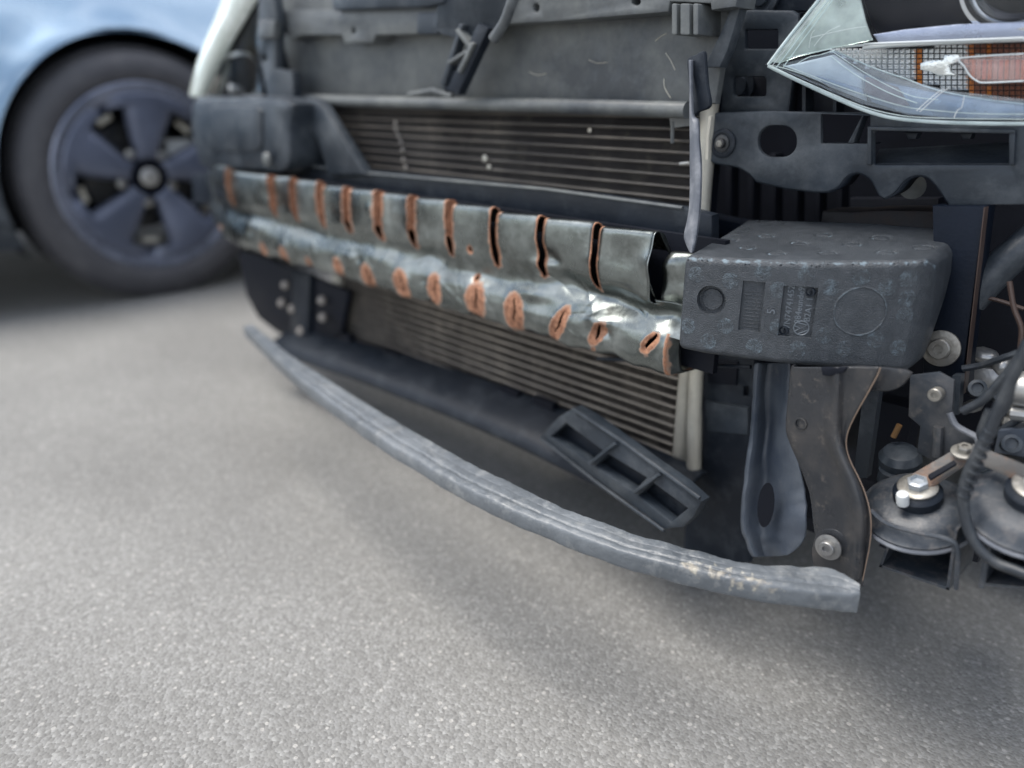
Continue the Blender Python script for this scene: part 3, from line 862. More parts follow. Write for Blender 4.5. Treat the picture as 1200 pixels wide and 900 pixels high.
    def stroke(pts):
        c_, s_ = math.cos(R(100)), math.sin(R(100))
        m.tube([P(ec + (a_ * c_ - b_ * s_) * er, ez + (a_ * s_ + b_ * c_) * er, .0030) for a_, b_ in pts], .00042, 6)
    stroke([(-.38, .85), (0, .12), (.38, .85)])
    stroke([(-.82, .5), (-.35, -.8), (0, .0), (.35, -.8), (.82, .5)])
    m.build('emblem', LETTER, o)
    for si, z in ((s0 + w_ * .17, z0 + hgt * .09), (s1 - w_ * .2, z1 - hgt * .10)):
        m = MB(); m.lathe(P(si, z, .0036), fY, [(.0040, 0), (.0040, .0022), (.0030, .0024), (.0026, .0005), (.0010, .0006), (.0008, .0018)], 18)
        m.build('mould_pin_mark', PLASTIC, o)
LETTER = pm('foam_lettering', (.13, .15, .17), .35, bump=0)
foam()

# ------------------------------------------------------------------ brackets round the near headlight
lin = lambda x: .728 + .10 * (x + .42)
def near_bracket():
    top = [(829, 140), (833, 132), (900, 130), (962, 131), (1020, 133), (1110, 140), (1200, 144), (1260, 146)]
    bot = [(1260, 238), (1200, 240), (1112, 241), (1104, 228)] + cm2([(1100, 222), (1088, 209), (1074, 206), (1060, 212), (1048, 226), (1036, 233)], 4) + cm2([(1030, 229), (1020, 211), (1006, 203), (992, 207), (982, 219), (970, 225)], 4) + [(955, 225), (920, 221), (886, 213)] + cm2([(878, 204), (864, 196), (846, 193), (832, 190)], 3) + [(826, 182)]
    holes = [rrect(888, 147, 933, 184, 17, 6), rrect(962, 134, 1019, 168, 2), rrect(1024, 154, 1184, 193, 3)]
    b = plate('bumper_bracket', top + bot, lin, .006, PLASTIC2, car, holes=holes, bev=.0018, label='black plastic bumper bracket below the near headlight with an oval hole')
    b2 = lambda x: lin(x) + .006
    # walls behind the openings, sloping floor, rib
    m = MB()
    def wall(p, q, d=.03): m.prism([S(*p, b2), S(*q, b2), S(*q, b2) + Vector((0, d, 0)), S(*p, b2) + Vector((0, d, 0))], (0, 0, .0012))
    wall((1022, 193), (1186, 193), .035); wall((1022, 152), (1186, 152), .02); wall((960, 169), (1021, 169), .02)
    m.build('opening_shelf', PLASTIC, b)
    m = MB()
    m.prism([S(1022, 193, b2), S(1186, 193, b2), S(1180, 168, lambda x: lin(x) + .045), S(1030, 176, lambda x: lin(x) + .045)], (0, .002, .001))
    m.build('sloping_floor', PLASTIC2, b)
    plate('diagonal_rib', [(993, 168), (1011, 133), (1013, 133), (1000, 168)], lambda x: lin(x) + .001, .012, PLASTIC2, b)
    plate('opening_rim', [(1016, 148), (1190, 152), (1190, 157), (1021, 153), (1021, 193), (1016, 193)], lambda x: lin(x) - .004, .008, PLASTIC2, b)
    plate('opening_rim', [(1182, 157), (1190, 155), (1188, 193), (1182, 193)], lambda x: lin(x) - .0035, .008, PLASTIC2, b)
    for u in (1060, 1124):
        plate('inner_tooth', [(u, 155), (u + 16, 155), (u + 13, 163), (u + 4, 163)], lambda x: lin(x) + .014, .01, PLASTIC, b)
    # turned-back lower skirt giving the scallops their depth
    rows = []
    for (u, v) in bot[2:]:
        p = S(u, v, lin); rows.append([p + Vector((0, .002, 0)), p + Vector((0, .03, .002))])
    grid('lower_skirt', rows, PLASTIC, b, th=.002)
    c = S(847, 168, lin)
    m = MB(); m.lathe(c, fY, [(.0145, -.001), (.0145, .001), (.013, .002), (.0105, .002), (.010, .001), (.0095, .001)], 32); m.build('washer', PLASTIC, b)
    bolt(c + Vector((0, -.001, 0)), fY, .0085, BOLTD, b, hexa=False, head=.004)
    m = MB(); m.lathe(c + Vector((0, -.0068, 0)), fY, [(.0035, -.001), (.0035, .0006), (.0022, .0009), (.0018, .0002)], 6); m.build('bolt_socket', ZINC, b)
    # pale oval seen through the second scallop
    m = MB(); m.lathe(S(1069, 219, .800), (.5, -1, .3), [(.011, 0), (.012, .002), (.008, .004)], 24); m.build('locating_peg', PANEL, b)
near_bracket()

def upright():
    Y = .748
    main = [(836, 134), (840, 100), (852, 60), (864, 14), (870, 11), (928, 12), (936, 18), (934, 60), (922, 134)]
    b = plate('headlight_mount', main, Y, .008, PLASTIC2, car, holes=[rrect(873, 35, 911, 57, 1.5), rrect(859, 90, 897, 113, 4)], bev=.003, label='upright black plastic mount with two square holes')
    m = MB()
    m.prism([S(936, 16, Y + .001), S(950, 14, Y + .05), S(942, 134, Y + .05), S(922, 134, Y + .001)], (.0015, 0, 0))
    m.build('side_wall', PLASTIC, b)
    plate('top_plate', [(868, -40), (1010, -40), (1000, 14), (932, 13), (866, 12)], Y + .012, .008, PLASTIC, b)
    m = MB(); c = S(894, -3, Y + .010)
    m.lathe(c, fY, [(.0185, 0), (.0185, .004), (.016, .0055), (.013, .0055), (.0125, .003), (.009, .003), (.008, .007), (.003, .008)], 32); m.build('round_boss', PLASTIC2, b)
    m = MB(); c = S(868, 101, Y + .03)
    m.lathe(c, fY, [(.017, 0), (.017, .003), (.010, .003), (.0095, .006), (.004, .006)], 28); m.build('inner_boss', PLASTIC, b)
    plate('inner_wall', [(845, 80), (930, 80), (930, 130), (845, 130)], Y + .032, .006, DARK, b)
    plate('angled_flange', [(825, 79), (843, 79), (852, 60), (864, 20), (876, -20), (868, -20), (846, 34)], .688, .014, PLASTIC2, b, bev=.0015)
    plate('lower_recess', [(925, 96), (985, 100), (1010, 134), (922, 134)], Y + .02, .008, DARK, b)
    for u in (940, 976):
        m = MB(); m.prism([S(u, 100, Y + .004), S(u + 4, 100, Y + .004), S(u + 4, 134, Y + .004), S(u, 134, Y + .004)], (0, .018, 0))
        m.build('recess_rib', PLASTIC, b)
upright()

# torn seal hanging in front of the radiator
def seal():
    Y = .625
    s_ = plate('torn_seal', cm2([(805, 70), (815, 64), (824, 60), (826, 75), (828, 100), (831, 124), (818, 131), (809, 137), (807, 110), (806, 90)], 3, True), Y + .004, .006, PLASTIC, car, bev=.0015, label='torn grey seal strip hanging in front of the radiator')
    left = [(807, 70), (808, 100), (808, 134), (808, 160), (808, 190), (808, 220), (807, 245), (804, 262), (801, 278), (806, 292), (809, 296)]
    right = [(811, 70), (811, 100), (812, 134), (818, 142), (819, 165), (821, 190), (821, 215), (820, 240), (818, 262), (815, 282), (811, 297)]
    rows = []
    L1, R1 = cm2(left, 5), cm2(right, 5)
    for i, ((a, b), (c, d)) in enumerate(zip(L1, R1)):
        k = i / len(L1); y = Y - .03 * k
        w = .5 + .5 * math.sin(i * .7) * .2
        rows.append([S(a, b, y), S(a * .65 + c * .35, b * .65 + d * .35, y - .0015), S(a * .45 + c * .55, b * .45 + d * .55, y - .004), S(c, d, y - .001), S(c + 1.5, d, y + .006)])
    grid('seal_strip', rows, SEAL, s_, th=.0012, sub=1)
    m = MB(); m.tube([S(833, 136, .69), S(830, 160, .69), S(829, 187, .69)], .0022, 8); m.build('pale_trim', TANK, s_)
seal()

# ------------------------------------------------------------------ near headlight
hl = lambda x: .675 + .30 * (x + .378)
def headlight():
    lower = cm2([(899, 76), (930, 92), (975, 113), (1010, 128), (1040, 137), (1070, 141), (1120, 144), (1200, 145), (1290, 143)], 8)
    # housing behind
    hs = plate('headlight', [(905, 74), (962, -6), (985, -50), (1290, -50), (1290, 138), (1120, 139), (1065, 136), (1015, 122), (960, 100)], lambda x: hl(x) + .050, .03, BEZEL, car, bev=.006, label='cracked near side headlight with amber turn reflector')
    # lens shell: from lower edge up
    def bul(u, v):
        k = max(0, min(1, (u - 905) / 140)); return -.004 - .012 * math.sin(min(1, k) * 1.57)
    rows = []
    ups = np.linspace(0, 1, 14)
    for (u, v) in lower[::1]:
        top = (u - 899) * 1.0 + 899
        # upper edge: slanted left side then out of frame
        vt = 76 - (u - 899) * 1.21 if u < 1003 else -50
        vt = max(vt, -50)
        r_ = []
        for t in ups:
            vv = v + (vt - v) * t
            p = S(u, vv, hl)
            d = bul(u, vv) * math.sin(math.pi * (.12 + .6 * t)) + .018 * (1 - t) ** 6
            r_.append(p + Vector((0, d, 0)))
        rows.append(r_)
    grid('lens', rows, LENS, hs, th=0, smooth=60)
    # frosted green left part of the lens sits just inside
    plate('frosted_pane', [(962, 0), (978, -30), (1010, -30), (1008, 0), (1014, 25), (1022, 47), (975, 57), (935, 66), (914, 74), (904, 73)], lambda x: hl(x) + .004, .0025, LENSG, hs, bev=.0006)
    plate('lower_pane', [(906, 77), (960, 64), (975, 58), (1005, 74), (1060, 94), (1110, 106), (1200, 116), (1200, 139), (1120, 139), (1065, 135), (1010, 122), (960, 101)], lambda x: hl(x) + .008, .0025, LENSL, hs, bev=.0006)
    # bright moulded edges
    def line(name, pts, r, mat, off=-.002, n=5, seg=8):
        m = MB(); m.tube([S(u, v, lambda x: hl(x) + off) for u, v in cm2(pts, n)], r, seg); return m.build(name, mat, hs)
    line('lens_rim', [(900, 76), (918, 52), (940, 24), (962, -4), (985, -40)], .0014, LENSE, -.004)
    line('lens_rim', [(904, 78), (925, 52), (946, 24), (968, -4)], .0004, WHITE, -.003)
    line('lens_rim', [(910, 79), (932, 50), (952, 24), (974, -4)], .0006, LENSE, -.002)
    line('lens_rim', [(917, 80), (940, 48), (958, 24), (980, -6)], .0005, LENSE, -.001)
    line('lens_rim', [(900, 77), (930, 92), (975, 113), (1010, 128), (1040, 137), (1070, 141), (1120, 144), (1200, 145), (1290, 143)], .0016, LENSE, .006)
    line('lens_rim', [(908, 80), (932, 91), (975, 110), (1012, 125), (1042, 133), (1070, 137), (1120, 139), (1200, 140)], .0004, LENSE, -.004)
    line('lens_rim', [(918, 76), (975, 98), (1015, 112), (1060, 125), (1090, 129), (1140, 133), (1200, 134)], .0004, LENSE, 0)
    # pane edges and tray lines
    line('pane_edge', [(975, 56), (1010, 53), (1030, 51), (1200, 44.5)], .0010, WHITE, .010)
    line('pane_edge', [(922, 68), (950, 62), (975, 57)], .0004, LENSE, .001)
    line('pane_edge', [(975, 60), (1005, 80), (1040, 100), (1070, 113), (1100, 117)], .0003, LENSE, .006)
    line('pane_edge', [(980, 60), (1020, 78), (1060, 92), (1100, 106), (1150, 116), (1200, 122)], .0005, LENSE, .012)
    line('pane_edge', [(974, 66), (1000, 86), (1040, 108), (1075, 121)], .0004, LENSE, .006)
    # cracks
    line('lens_crack', [(1078, 131), (1090, 120), (1104, 108), (1112, 103)], .0003, WHITE, -.010)
    line('lens_crack', [(1074, 130), (1086, 119), (1098, 109), (1106, 104)], .0003, WHITE, -.010)
    line('lens_crack', [(1118, 138), (1122, 129), (1127, 126), (1130, 113)], .0003, WHITE, -.012, n=2)
    line('lens_crack', [(954, 54), (962, 44), (972, 36), (985, 30)], .00018, WHITE, -.004)
    line('lens_crack', [(948, 56), (951, 40), (955, 35)], .00018, WHITE, -.004)
    line('lens_crack', [(950, 44), (975, 38), (1000, 33), (1015, 31)], .00018, WHITE, -.004)
    line('lens_crack', [(935, 74), (948, 67), (962, 64), (980, 58)], .0003, LENSE, -.003)
    # satin strip and white moulding
    plate('satin_strip', [(1022, 40), (1060, 34), (1120, 28), (1290, 22), (1290, 40), (1120, 46), (1030, 52)], lambda x: hl(x) + .014, .02, SATIN, hs, bev=.002)
    plate('white_moulding', [(1010, 54), (1040, 51), (1120, 46.5), (1290, 40), (1290, 45), (1120, 51), (1040, 55), (1010, 58)], lambda x: hl(x) + .012, .014, WHITE, hs, bev=.001)
    plate('dark_bowl', [(1010, -40), (1150, -40), (1148, 0), (1152, 18), (1160, 26), (1120, 29), (1060, 34), (1026, 40), (1018, 26), (1010, 2)], lambda x: hl(x) + .030, .02, BEZEL, hs, bev=.004)
    # projector ring
    c = S(1196, -28, lambda x: hl(x) + .022)
    m = MB(); m.lathe(c, (.15, -1, -.05), [(.038, 0), (.041, .003), (.041, .008), (.038, .009), (.036, .004), (.033, .001), (.010, -.004)], 48); m.build('projector_ring', CHROME, hs)
    m = MB(); m.lathe(c + Vector((0, .002, 0)), (.15, -1, -.05), [(.034, 0), (.030, .006), (.020, .011), (.008, .014), (.001, .0145)], 40); m.build('projector_lens', GLASSD, hs)
    # pyramid reflector
    plate('reflector_back', [(975, 60), (1010, 59), (1062, 56), (1068, 94), (1040, 88), (1010, 76)], lambda x: hl(x) + .033, .006, TRAYL, hs, bev=.001)
    poly = [(972, 59), (1010, 59), (1040, 56), (1120, 52), (1290, 46), (1290, 120), (1180, 118), (1110, 105), (1060, 93), (1010, 76)]
    def inside(u, v):
        c_ = False; j = len(poly) - 1
        for i in range(len(poly)):
            if (poly[i][1] > v) != (poly[j][1] > v) and u < (poly[j][0] - poly[i][0]) * (v - poly[i][1]) / (poly[j][1] - poly[i][1]) + poly[i][0]: c_ = not c_
            j = i
        return c_
    sets = {'chrome': MB(), 'dark': MB(), 'amber': MB(), 'brown': MB()}
    YR = lambda x: hl(x) + .030
    pu, pv = 6.8, 6.2
    i = 0
    u = 972
    while u < 1225:
        v = 44 + (i % 2) * 0
        while v < 124:
            if inside(u + pu / 2, v + pv / 2):
                gp = .5
                q = [S(u + gp, v + gp, YR), S(u + pu - gp, v + gp, YR), S(u + pu - gp, v + pv - gp, YR), S(u + gp, v + pv - gp, YR)]
                ap = (q[0] + q[1] + q[2] + q[3]) / 4 + Vector((0, -.0032, .0004))
                k = 'chrome'
                if 1070 <= u <= 1076: k = 'amber'
                elif (1130 <= u < 1137): k = 'amber'
                elif 1142 < u < 1160 and (v < 66 or 95 < v < 112) and int(u) % 2: k = 'amber'
                elif u >= 1139 and (v > 92 or v < 62): k = 'brown'
                mb = sets[k]
                mb.add([*q, ap], [(0, 4, 1), (1, 4, 2), (2, 4, 3), (3, 4, 0)])
            v += pv
        u += pu; i += 1
    sets['chrome'].build('prism_reflector', PRISM, hs, kind='stuff', smooth=0)
    sets['amber'].build('amber_prisms', AMBER, hs, kind='stuff', smooth=0)
    sets['brown'].build('brown_prisms', AMBERD, hs, kind='stuff', smooth=0)
    plate('bright_block', [(1078, 74), (1090, 70), (1105, 70), (1106, 64), (1124, 63), (1126, 72), (1112, 76), (1114, 84), (1122, 88), (1100, 89), (1088, 84), (1078, 82)], lambda x: hl(x) + .0275, .006, WHITEM, hs, bev=.001)
    # marker lens
    ml = cm2([(1126, 70), (1160, 65), (1290, 60), (1290, 97), (1160, 97), (1144, 96), (1134, 88)], 5, True)
    ml = [(1124, 69), (1150, 65), (1290, 60), (1290, 97), (1155, 97), (1145, 95), (1137, 88), (1131, 78)]
    plate('marker_lens', ml, lambda x: hl(x) + .016, .003, PINKLENS, hs, bev=.001)
    line('marker_outline', [(1200, 95), (1155, 97), (1145, 95), (1136, 88), (1130, 78), (1124, 69), (1150, 66), (1200, 63)], .0007, WHITE, .014, n=4)
    for k in range(13):
        u = 1140 + k * 6.5
        m = MB(); m.tube([S(u + 1, 70, lambda x: hl(x) + .021), S(u, 93, lambda x: hl(x) + .021)], .0016, 6); m.build('marker_rib', AMBER if k % 3 == 0 else WHITE if k % 3 == 1 else AMBERP, hs)
    # lower tray
    plate('lower_tray', [(1000, 82), (1040, 96), (1100, 108), (1200, 122), (1290, 126), (1290, 140), (1120, 140), (1062, 134), (1020, 120)], lambda x: hl(x) + .034, .012, GREYREF, hs, bev=.003)
    plate('grey_tray', [(915, 78), (975, 64), (1010, 88), (1012, 118), (960, 98)], lambda x: hl(x) + .030, .01, TRAYL, hs, bev=.003)
    plate('dark_patch', [(955, 88), (1010, 104), (1012, 112), (965, 98)], lambda x: hl(x) + .024, .005, GREYREF, hs)
    plate('maroon_patch', [(1014, 90), (1050, 102), (1064, 124), (1050, 124), (1012, 108)], lambda x: hl(x) + .026, .006, MAROON, hs)
LENSL = glassy('clear_lower_pane', (.90, .95, 1.0), .06, extra=.14)
PRISM = pm('prism_chrome', (.82, .83, .83), .18, m=.55, bump=0, rv=.05)
WHITEM = pm('mirror_block', (.80, .80, .76), .25, m=.7, bump=.2, bsc=500)
AMBERP = pm('pink_rib', (.60, .30, .24), .3, bump=0)
TRAYL = pm('pale_tray', (.42, .45, .48), .35, c2=(.55, .58, .60), sc=30, bump=0)
headlight()

# ------------------------------------------------------------------ engine bay behind the bracket
def bay():
    b = MB(); b.box((-.62, .93, .20), (.20, .95, .80));  # backdrop sheet, its dark colour stands for the shade in the bay
    o = b.build('dark_bay_backing', DARK, car, label='dark backing sheet added for the shaded depth behind the headlight brackets')
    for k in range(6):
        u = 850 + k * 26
        plate('bay_rib', [(u, 180), (u + 7, 180), (u + 6, 262), (u, 262)], .88, .02, DARK, o)
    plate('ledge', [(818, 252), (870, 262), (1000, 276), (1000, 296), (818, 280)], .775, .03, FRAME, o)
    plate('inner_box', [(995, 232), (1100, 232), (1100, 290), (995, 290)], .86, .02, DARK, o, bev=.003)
    return o
bay()
def rail():
    fr = plate('frame_rail', [(1092, 241), (1154, 242), (1144, 320), (1136, 380), (1131, 420), (1128, 462), (1080, 462), (1082, 420), (1094, 340)], .735, .03, FRAME, car, bev=.002, label='dark vertical frame plate with a zinc bolt beside the foam block')
    m = MB(); m.prism([S(1153, 243, .733), S(1154, 243, .733), S(1129, 462, .733), S(1128, 462, .733)], (0, .01, 0)); m.build('worn_edge', BRONZE, fr)
    c = S(1103, 408, .733)
    bolt(c, (0.05, -1, .1), .0165, ZINC, fr, name='flange_bolt', head=.006, hexa=False)
    plate('crash_box', cm2([(960, 262), (1000, 248), (1060, 246), (1108, 250), (1120, 275), (1116, 300), (1108, 330), (1100, 370), (1060, 400)], 3, True), .775, .05, RUSTBOX, fr, bev=.004)
    m = MB(); m.tube([S(965, 273, .768), S(1010, 270, .768), S(1060, 272, .768), S(1100, 280, .768)], .0016, 6); m.build('rusty_lip', COPPER, fr)
    if False: plate('rust_streak', cm2([(1096, 268), (1104, 280), (1101, 330), (1092, 372), (1088, 340)], 4, True), .7335, .003, RUSTBOX, fr)
    # diagonal hose
    m = MB(); m.tube(catmull([S(1260, 236, .80), S(1205, 285, .78), S(1170, 315, .77), S(1136, 352, .765)], 4), .0145, 18); m.build('hose', PLASTIC2, car, label='diagonal grey hose behind the frame plate')
    m = MB(); m.tube(catmull([S(1183, 330, .74), S(1188, 360, .74), S(1197, 385, .74), S(1196, 410, .74), S(1206, 425, .74)], 4), .0022, 8); m.build('bronze_wire', BRONZE, car)
    m = MB(); m.tube(catmull([S(1150, 348, .76), S(1170, 352, .76), S(1200, 362, .76)], 4), .0018, 8); m.build('bronze_wire', BRONZE, car)
    m = MB(); m.tube(catmull([S(1128, 432, .72), S(1150, 428, .72), S(1180, 418, .71), S(1210, 408, .71)], 4), .0030, 8); m.build('cable', CABLE, car)
    # pale castings deeper in
    for (u, v, a, b_, r_) in ((1160, 445, .030, .016, -.1), (1205, 470, .018, .030, .2), (1142, 474, .010, .006, .4), (1165, 484, .010, .006, .6), (1178, 428, .008, .010, .3), (1205, 498, .02, .01, 0), (1155, 415, .014, .007, 0)):
        c = S(u, v, .80)
        m = MB(); m.lathe((0, 0, 0), fY, [(.3, -.01), (.9, 0), (1.0, .006), (.85, .012), (.45, .016), (.05, .017)], 14)
        vs = []
        for p in m.v:
            n_ = 1 + .22 * noise.noise(Vector((p[0] * 1.7 + u, p[2] * 1.7, v)))
            x, z = p[0] * a * n_, p[2] * b_ * n_
            vs.append((c.x + x * math.cos(r_) - z * math.sin(r_), c.y + p[1], c.z + x * math.sin(r_) + z * math.cos(r_)))
        mesh('gearbox_casting', vs, m.f, ALU, car, label=None)
RUSTBOX = pm('rusted_crash_box', (.006, .006, .008), .6, c2=(.018, .012, .010), sc=30, spec=.25)
rail()

def lower_strut():
    # stamped bracket: rows of (left, ridge, inner, right, flange)
    rowsp = [
        (430, 924, 975, 987, 1031), (440, 922, 976, 986, 1027), (460, 920, 977, 985, 1016), (485, 918, 971, 984, 1002), (505, 917, 969, 983, 993), (522, 922, 973, 986, 991),
        (540, 930, 980, 993, 996), (560, 938, 988, 1002, 1006), (580, 945, 994, 1009, 1014), (600, 948, 999, 1013, 1019), (620, 950, 1000, 1013, 1020), (640, 955, 1000, 1011, 1018), (660, 960, 999, 1009, 1014), (680, 982, 1000, 1006, 1010)]
    Yb = .600
    rows = []
    for v, a, b, c, d in [tuple(x) for x in rowsp]:
        y = Yb - .00002 * (v - 430)
        rows.append([S(a, v, y) + Vector((0, .016, 0)), S(a + .5, v, y + .001), S(a * .6 + b * .4, v, y), S(b - 4, v, y - .0005), S(b + 2, v, y - .0065), S(c - 3, v, y - .007), S(c + 3, v, y + .0015), S(c * .4 + d * .6, v, y + .0025), S(d, v, y + .0005), S(d + 1, v, y + .005)])
    # smooth rows
    fine = []
    for j in range(len(rows[0])):
        fine.append(catmull([r_[j] for r_ in rows], 4))
    rows = [[fine[j][i] for j in range(len(fine))] for i in range(len(fine[0]))]
    st = grid('lower_strut', rows, STRUT, car, th=.0022, sub=2, smooth=60, label='stamped black steel strut hanging below the foam block')
    m = MB(); m.tube([r_[8] + Vector((.0010, -.001, 0)) for r_ in rows], .0005, 6); m.build('worn_edge', COPPER, st)
    plate('ear', cm2([(985, 430), (1062, 434), (1062, 446), (1052, 455), (1035, 459), (1010, 456), (990, 450)], 3, True), .615, .004, STRUT, st, bev=.001)
    m = MB(); m.lathe(S(939, 496, .598), fY, [(.0055, -.001), (.0055, .0016), (.0045, .0018), (.0042, .0002), (.0002, .0001)], 16); m.build('rivet', BOLTD, st)
    plate('torn_gap', [(962, 431), (992, 431), (988, 437), (972, 441), (964, 440)], .5925, .004, DARK, st, bev=.0004)
    bolt(S(971, 641, .590), (.05, -1, .05), .0115, ZINCD, st, head=.004, hexa=False, name='flange_bolt')
    # bolt foot tab
    plate('foot_tab', cm2([(952, 640), (958, 624), (975, 620), (990, 630), (988, 650), (994, 664), (1010, 676), (1006, 690), (960, 672), (952, 655)], 3, True), .594, .0025, STRUT, st, bev=.0008)
ZINCD = pm('dull_zinc', (.24, .24, .24), .4, m=.7, c2=(.34, .33, .31), sc=90)
lower_strut()

def flap():
    rp = [(425, 885, 898, 918, 925, .66), (460, 882, 896, 915, 925, .66), (500, 879, 895, 912, 924, .66), (540, 875, 893, 908, 936, .655), (580, 870, 892, 906, 944, .65), (600, 868, 891, 907, 947, .645), (622, 869, 891, 910, 946, .64), (638, 876, 893, 913, 940, .64), (652, 882, 896, 914, 922, .64)]
    cols = []
    for v, a, b, c, d, y in rp:
        cols.append([S(a, v, y - .004), S(a + 4, v, y - .010), S(a + 9, v, y - .002), S(b, v, y + .014), S((b + c) / 2, v, y + .016), S(c, v, y + .008), S((c + d) / 2, v, y - .004), S(d, v, y - .006)])
    fine = [catmull([r_[j] for r_ in cols], 5) for j in range(8)]
    rows = [[fine[j][i] + Vector((0, .0045 * noise.noise(fine[j][i] * 38) + .002 * noise.noise(fine[j][i] * 110), .001 * noise.noise(fine[j][i] * 90))) for j in range(8)] for i in range(len(fine[0]))]
    o = grid('deflector_flap', rows, PLASTIC2B, car, th=.002, sub=1, smooth=70, label='bent grey plastic deflector flap beside the strut')
    m = MB(); m.lathe(S(898, 590, .636), fY, [(.001, .0004), (.0085, .0008), (.0085, 0)], 20)
    vs = [(v[0], v[1], (v[2] - S(898, 590, .636).z) * 2.9 + S(898, 592, .636).z) for v in m.v]
    mesh('slot', vs, m.f, DARK, o)
PLASTIC2B = pm('scuffed_grey_plastic', (.055, .068, .09), .42, c2=(.10, .115, .135), sc=16, dust=(.19, .185, .18), dlo=.60, dhi=.76)
flap()
# duct wall right of the radiator
dw = plate('duct_wall', [(826, 412), (884, 418), (882, 470), (878, 660), (800, 660), (806, 560), (824, 550)], .73, .01, PLASTIC, car, holes=[rrect(871, 453, 877, 464, .8)], label='black duct wall between radiator and deflector flap')
plate('duct_step', [(826, 470), (876, 478), (876, 510), (828, 505)], .724, .008, PLASTIC2, dw)
plate('duct_mouth', [(826, 420), (864, 424), (862, 452), (830, 450)], .726, .006, DARK, dw, bev=.002)
m = MB(); m.tube([S(700, 420, .655), S(780, 425, .655), S(830, 428, .655), S(880, 430, .655)], .0022, 8); m.build('thin_pipe', PLASTIC, car)

# ------------------------------------------------------------------ lower rail (lip)
def lower_lip():
    zb = .196
    outer = [(286, 388), (300, 402), (330, 432), (365, 461), (400, 487), (440, 516), (480, 541), (520, 565), (560, 587), (600, 606), (640, 622), (700, 646), (760, 665), (820, 680), (880, 693), (940, 702), (980, 706), (1006, 707)]
    pts = catmull([Sz(u, v, zb) for u, v in outer], 8)
    n = len(pts)
    # section relative to outer-bottom point: (inward, up)
    # the inner top edge as seen in the photo fixes the width
    inner = [(296, 378), (312, 390), (340, 412), (372, 432), (410, 456), (450, 480), (490, 503), (530, 525), (570, 547), (610, 565), (650, 585), (705, 606), (765, 626), (822, 641), (880, 655), (935, 657), (975, 660), (1008, 680)]
    ipt = catmull([Sz(u, v, zb + .016) for u, v in inner], 8)
    rows = []; dirt = []
    for i in range(n):
        o_, p_ = pts[i], ipt[i]
        wdt = p_ - o_; wdt.z = 0; wl_ = wdt.length; wd = wdt / wl_
        wl_ = min(wl_ * .92, .050); 
        def q(a, h): return o_ + wd * (a * wl_) + Vector((0, 0, h))
        sag = .0012 * noise.noise(Vector((i * .21, 3, 1)))
        e = min(1, (n - 1 - i) / 10) ; hgt = 1.0
        prof = [(.30, -.010), (.06, -.009), (.0, -.006), (-.01, .001), (.02, .0065), (.10, .0085), (.24, .0095), (.30, .0088), (.36, .0090), (.42, .0102), (.60, .0110), (.66, .0110), (.72, .0115), (.96, .0125), (1.0, .010), (1.0, -.008)]
        rows.append([q(a, h + sag) for a, h in prof])
    pr2 = []
    # resample across
    rows2 = [catmull(r_, 3) for r_ in rows]
    # resample along for finer dirt
    nc = len(rows2[0])
    rows3 = []
    for i in range(n - 1):
        for k in range(3):
            t = k / 3; rows3.append([a.lerp(b, t) for a, b in zip(rows2[i], rows2[i + 1])])
    rows3.append(rows2[-1])
    for i, r_ in enumerate(rows3):
        for j, p in enumerate(r_):
            p.z += .0009 * noise.noise(p * 60) + .0005 * noise.noise(p * 190)
    o = grid('lower_rail', rows3, LIPM, car, smooth=70, label='bowed grey lower rail of the front end with dried mud on it')
    c0 = S(850, 665, lambda x: .49); 
    at = o.data.attributes.new('dirt', 'FLOAT', 'POINT')
    vals = []
    cA, cB = Sz(808, 660, zb + .014), Sz(906, 686, zb + .012)
    for r_ in rows3:
        for p in r_:
            ab = cB - cA; t = max(0, min(1, (p - cA).dot(ab) / ab.length_squared)); d = (p - (cA + ab * t)).length
            vals.append(max(0, .62 - d / .016 * .42) + .12 * noise.noise(p * 120))
    at.data.foreach_set('value', vals)
    # end cap
    last = rows3[-1]; mesh('rail_end', [tuple(p) for p in last], [tuple(range(len(last)))], LIPM, o)
    first = rows3[0]; mesh('rail_end', [tuple(p) for p in first], [tuple(range(len(first)))[::-1]], LIPM, o)
    return o
lower_lip()

def inner_rail():
    top = [(336, 388), (356, 388), (400, 400), (440, 411), (500, 430), (560, 450), (640, 480), (720, 515), (820, 560)]
    zt = .215
    T = catmull([S(u, v, .70) for u, v in top], 4)
    rows = []
    for p in T:
        x = p.x
        rows.append([Vector((x, .722, p.z - .004)), Vector((x, .715, p.z + .004)), Vector((x, .700, p.z)), Vector((x, .676, p.z - .010)), Vector((x, .655, p.z - .022)), Vector((x, .645, p.z - .036)), Vector((x, .648, p.z - .044)), Vector((x, .70, p.z - .046))])
    o = grid('undertray_rail', rows, PLASTIC, car, th=.003, sub=1, smooth=60, label='dark plastic rail under the radiator')
    for u, v in ((460, 440), (500, 455), (570, 480)):
        m = MB(); m.lathe(S(u, v, .672), (0, -1, .8), [(.0035, -.002), (.0035, .001), (.0003, .0012)], 12)
        m.build('tray_rivet', DARK, o)
    for u, v in ((407, 397), (462, 418), (600, 462), (640, 475)):
        c = S(u, v, .708); m = MB(); m.box((c.x - .02, .700, c.z - .004), (c.x + .02, .712, c.z + .010))
        m.build('dark_notch', DARK, o)
    # floor of the undertray behind
    b = MB(); b.box((-.78, .74, .125), (-.30, 1.5, .14)); b.build('undertray', DARK, o)
inner_rail()

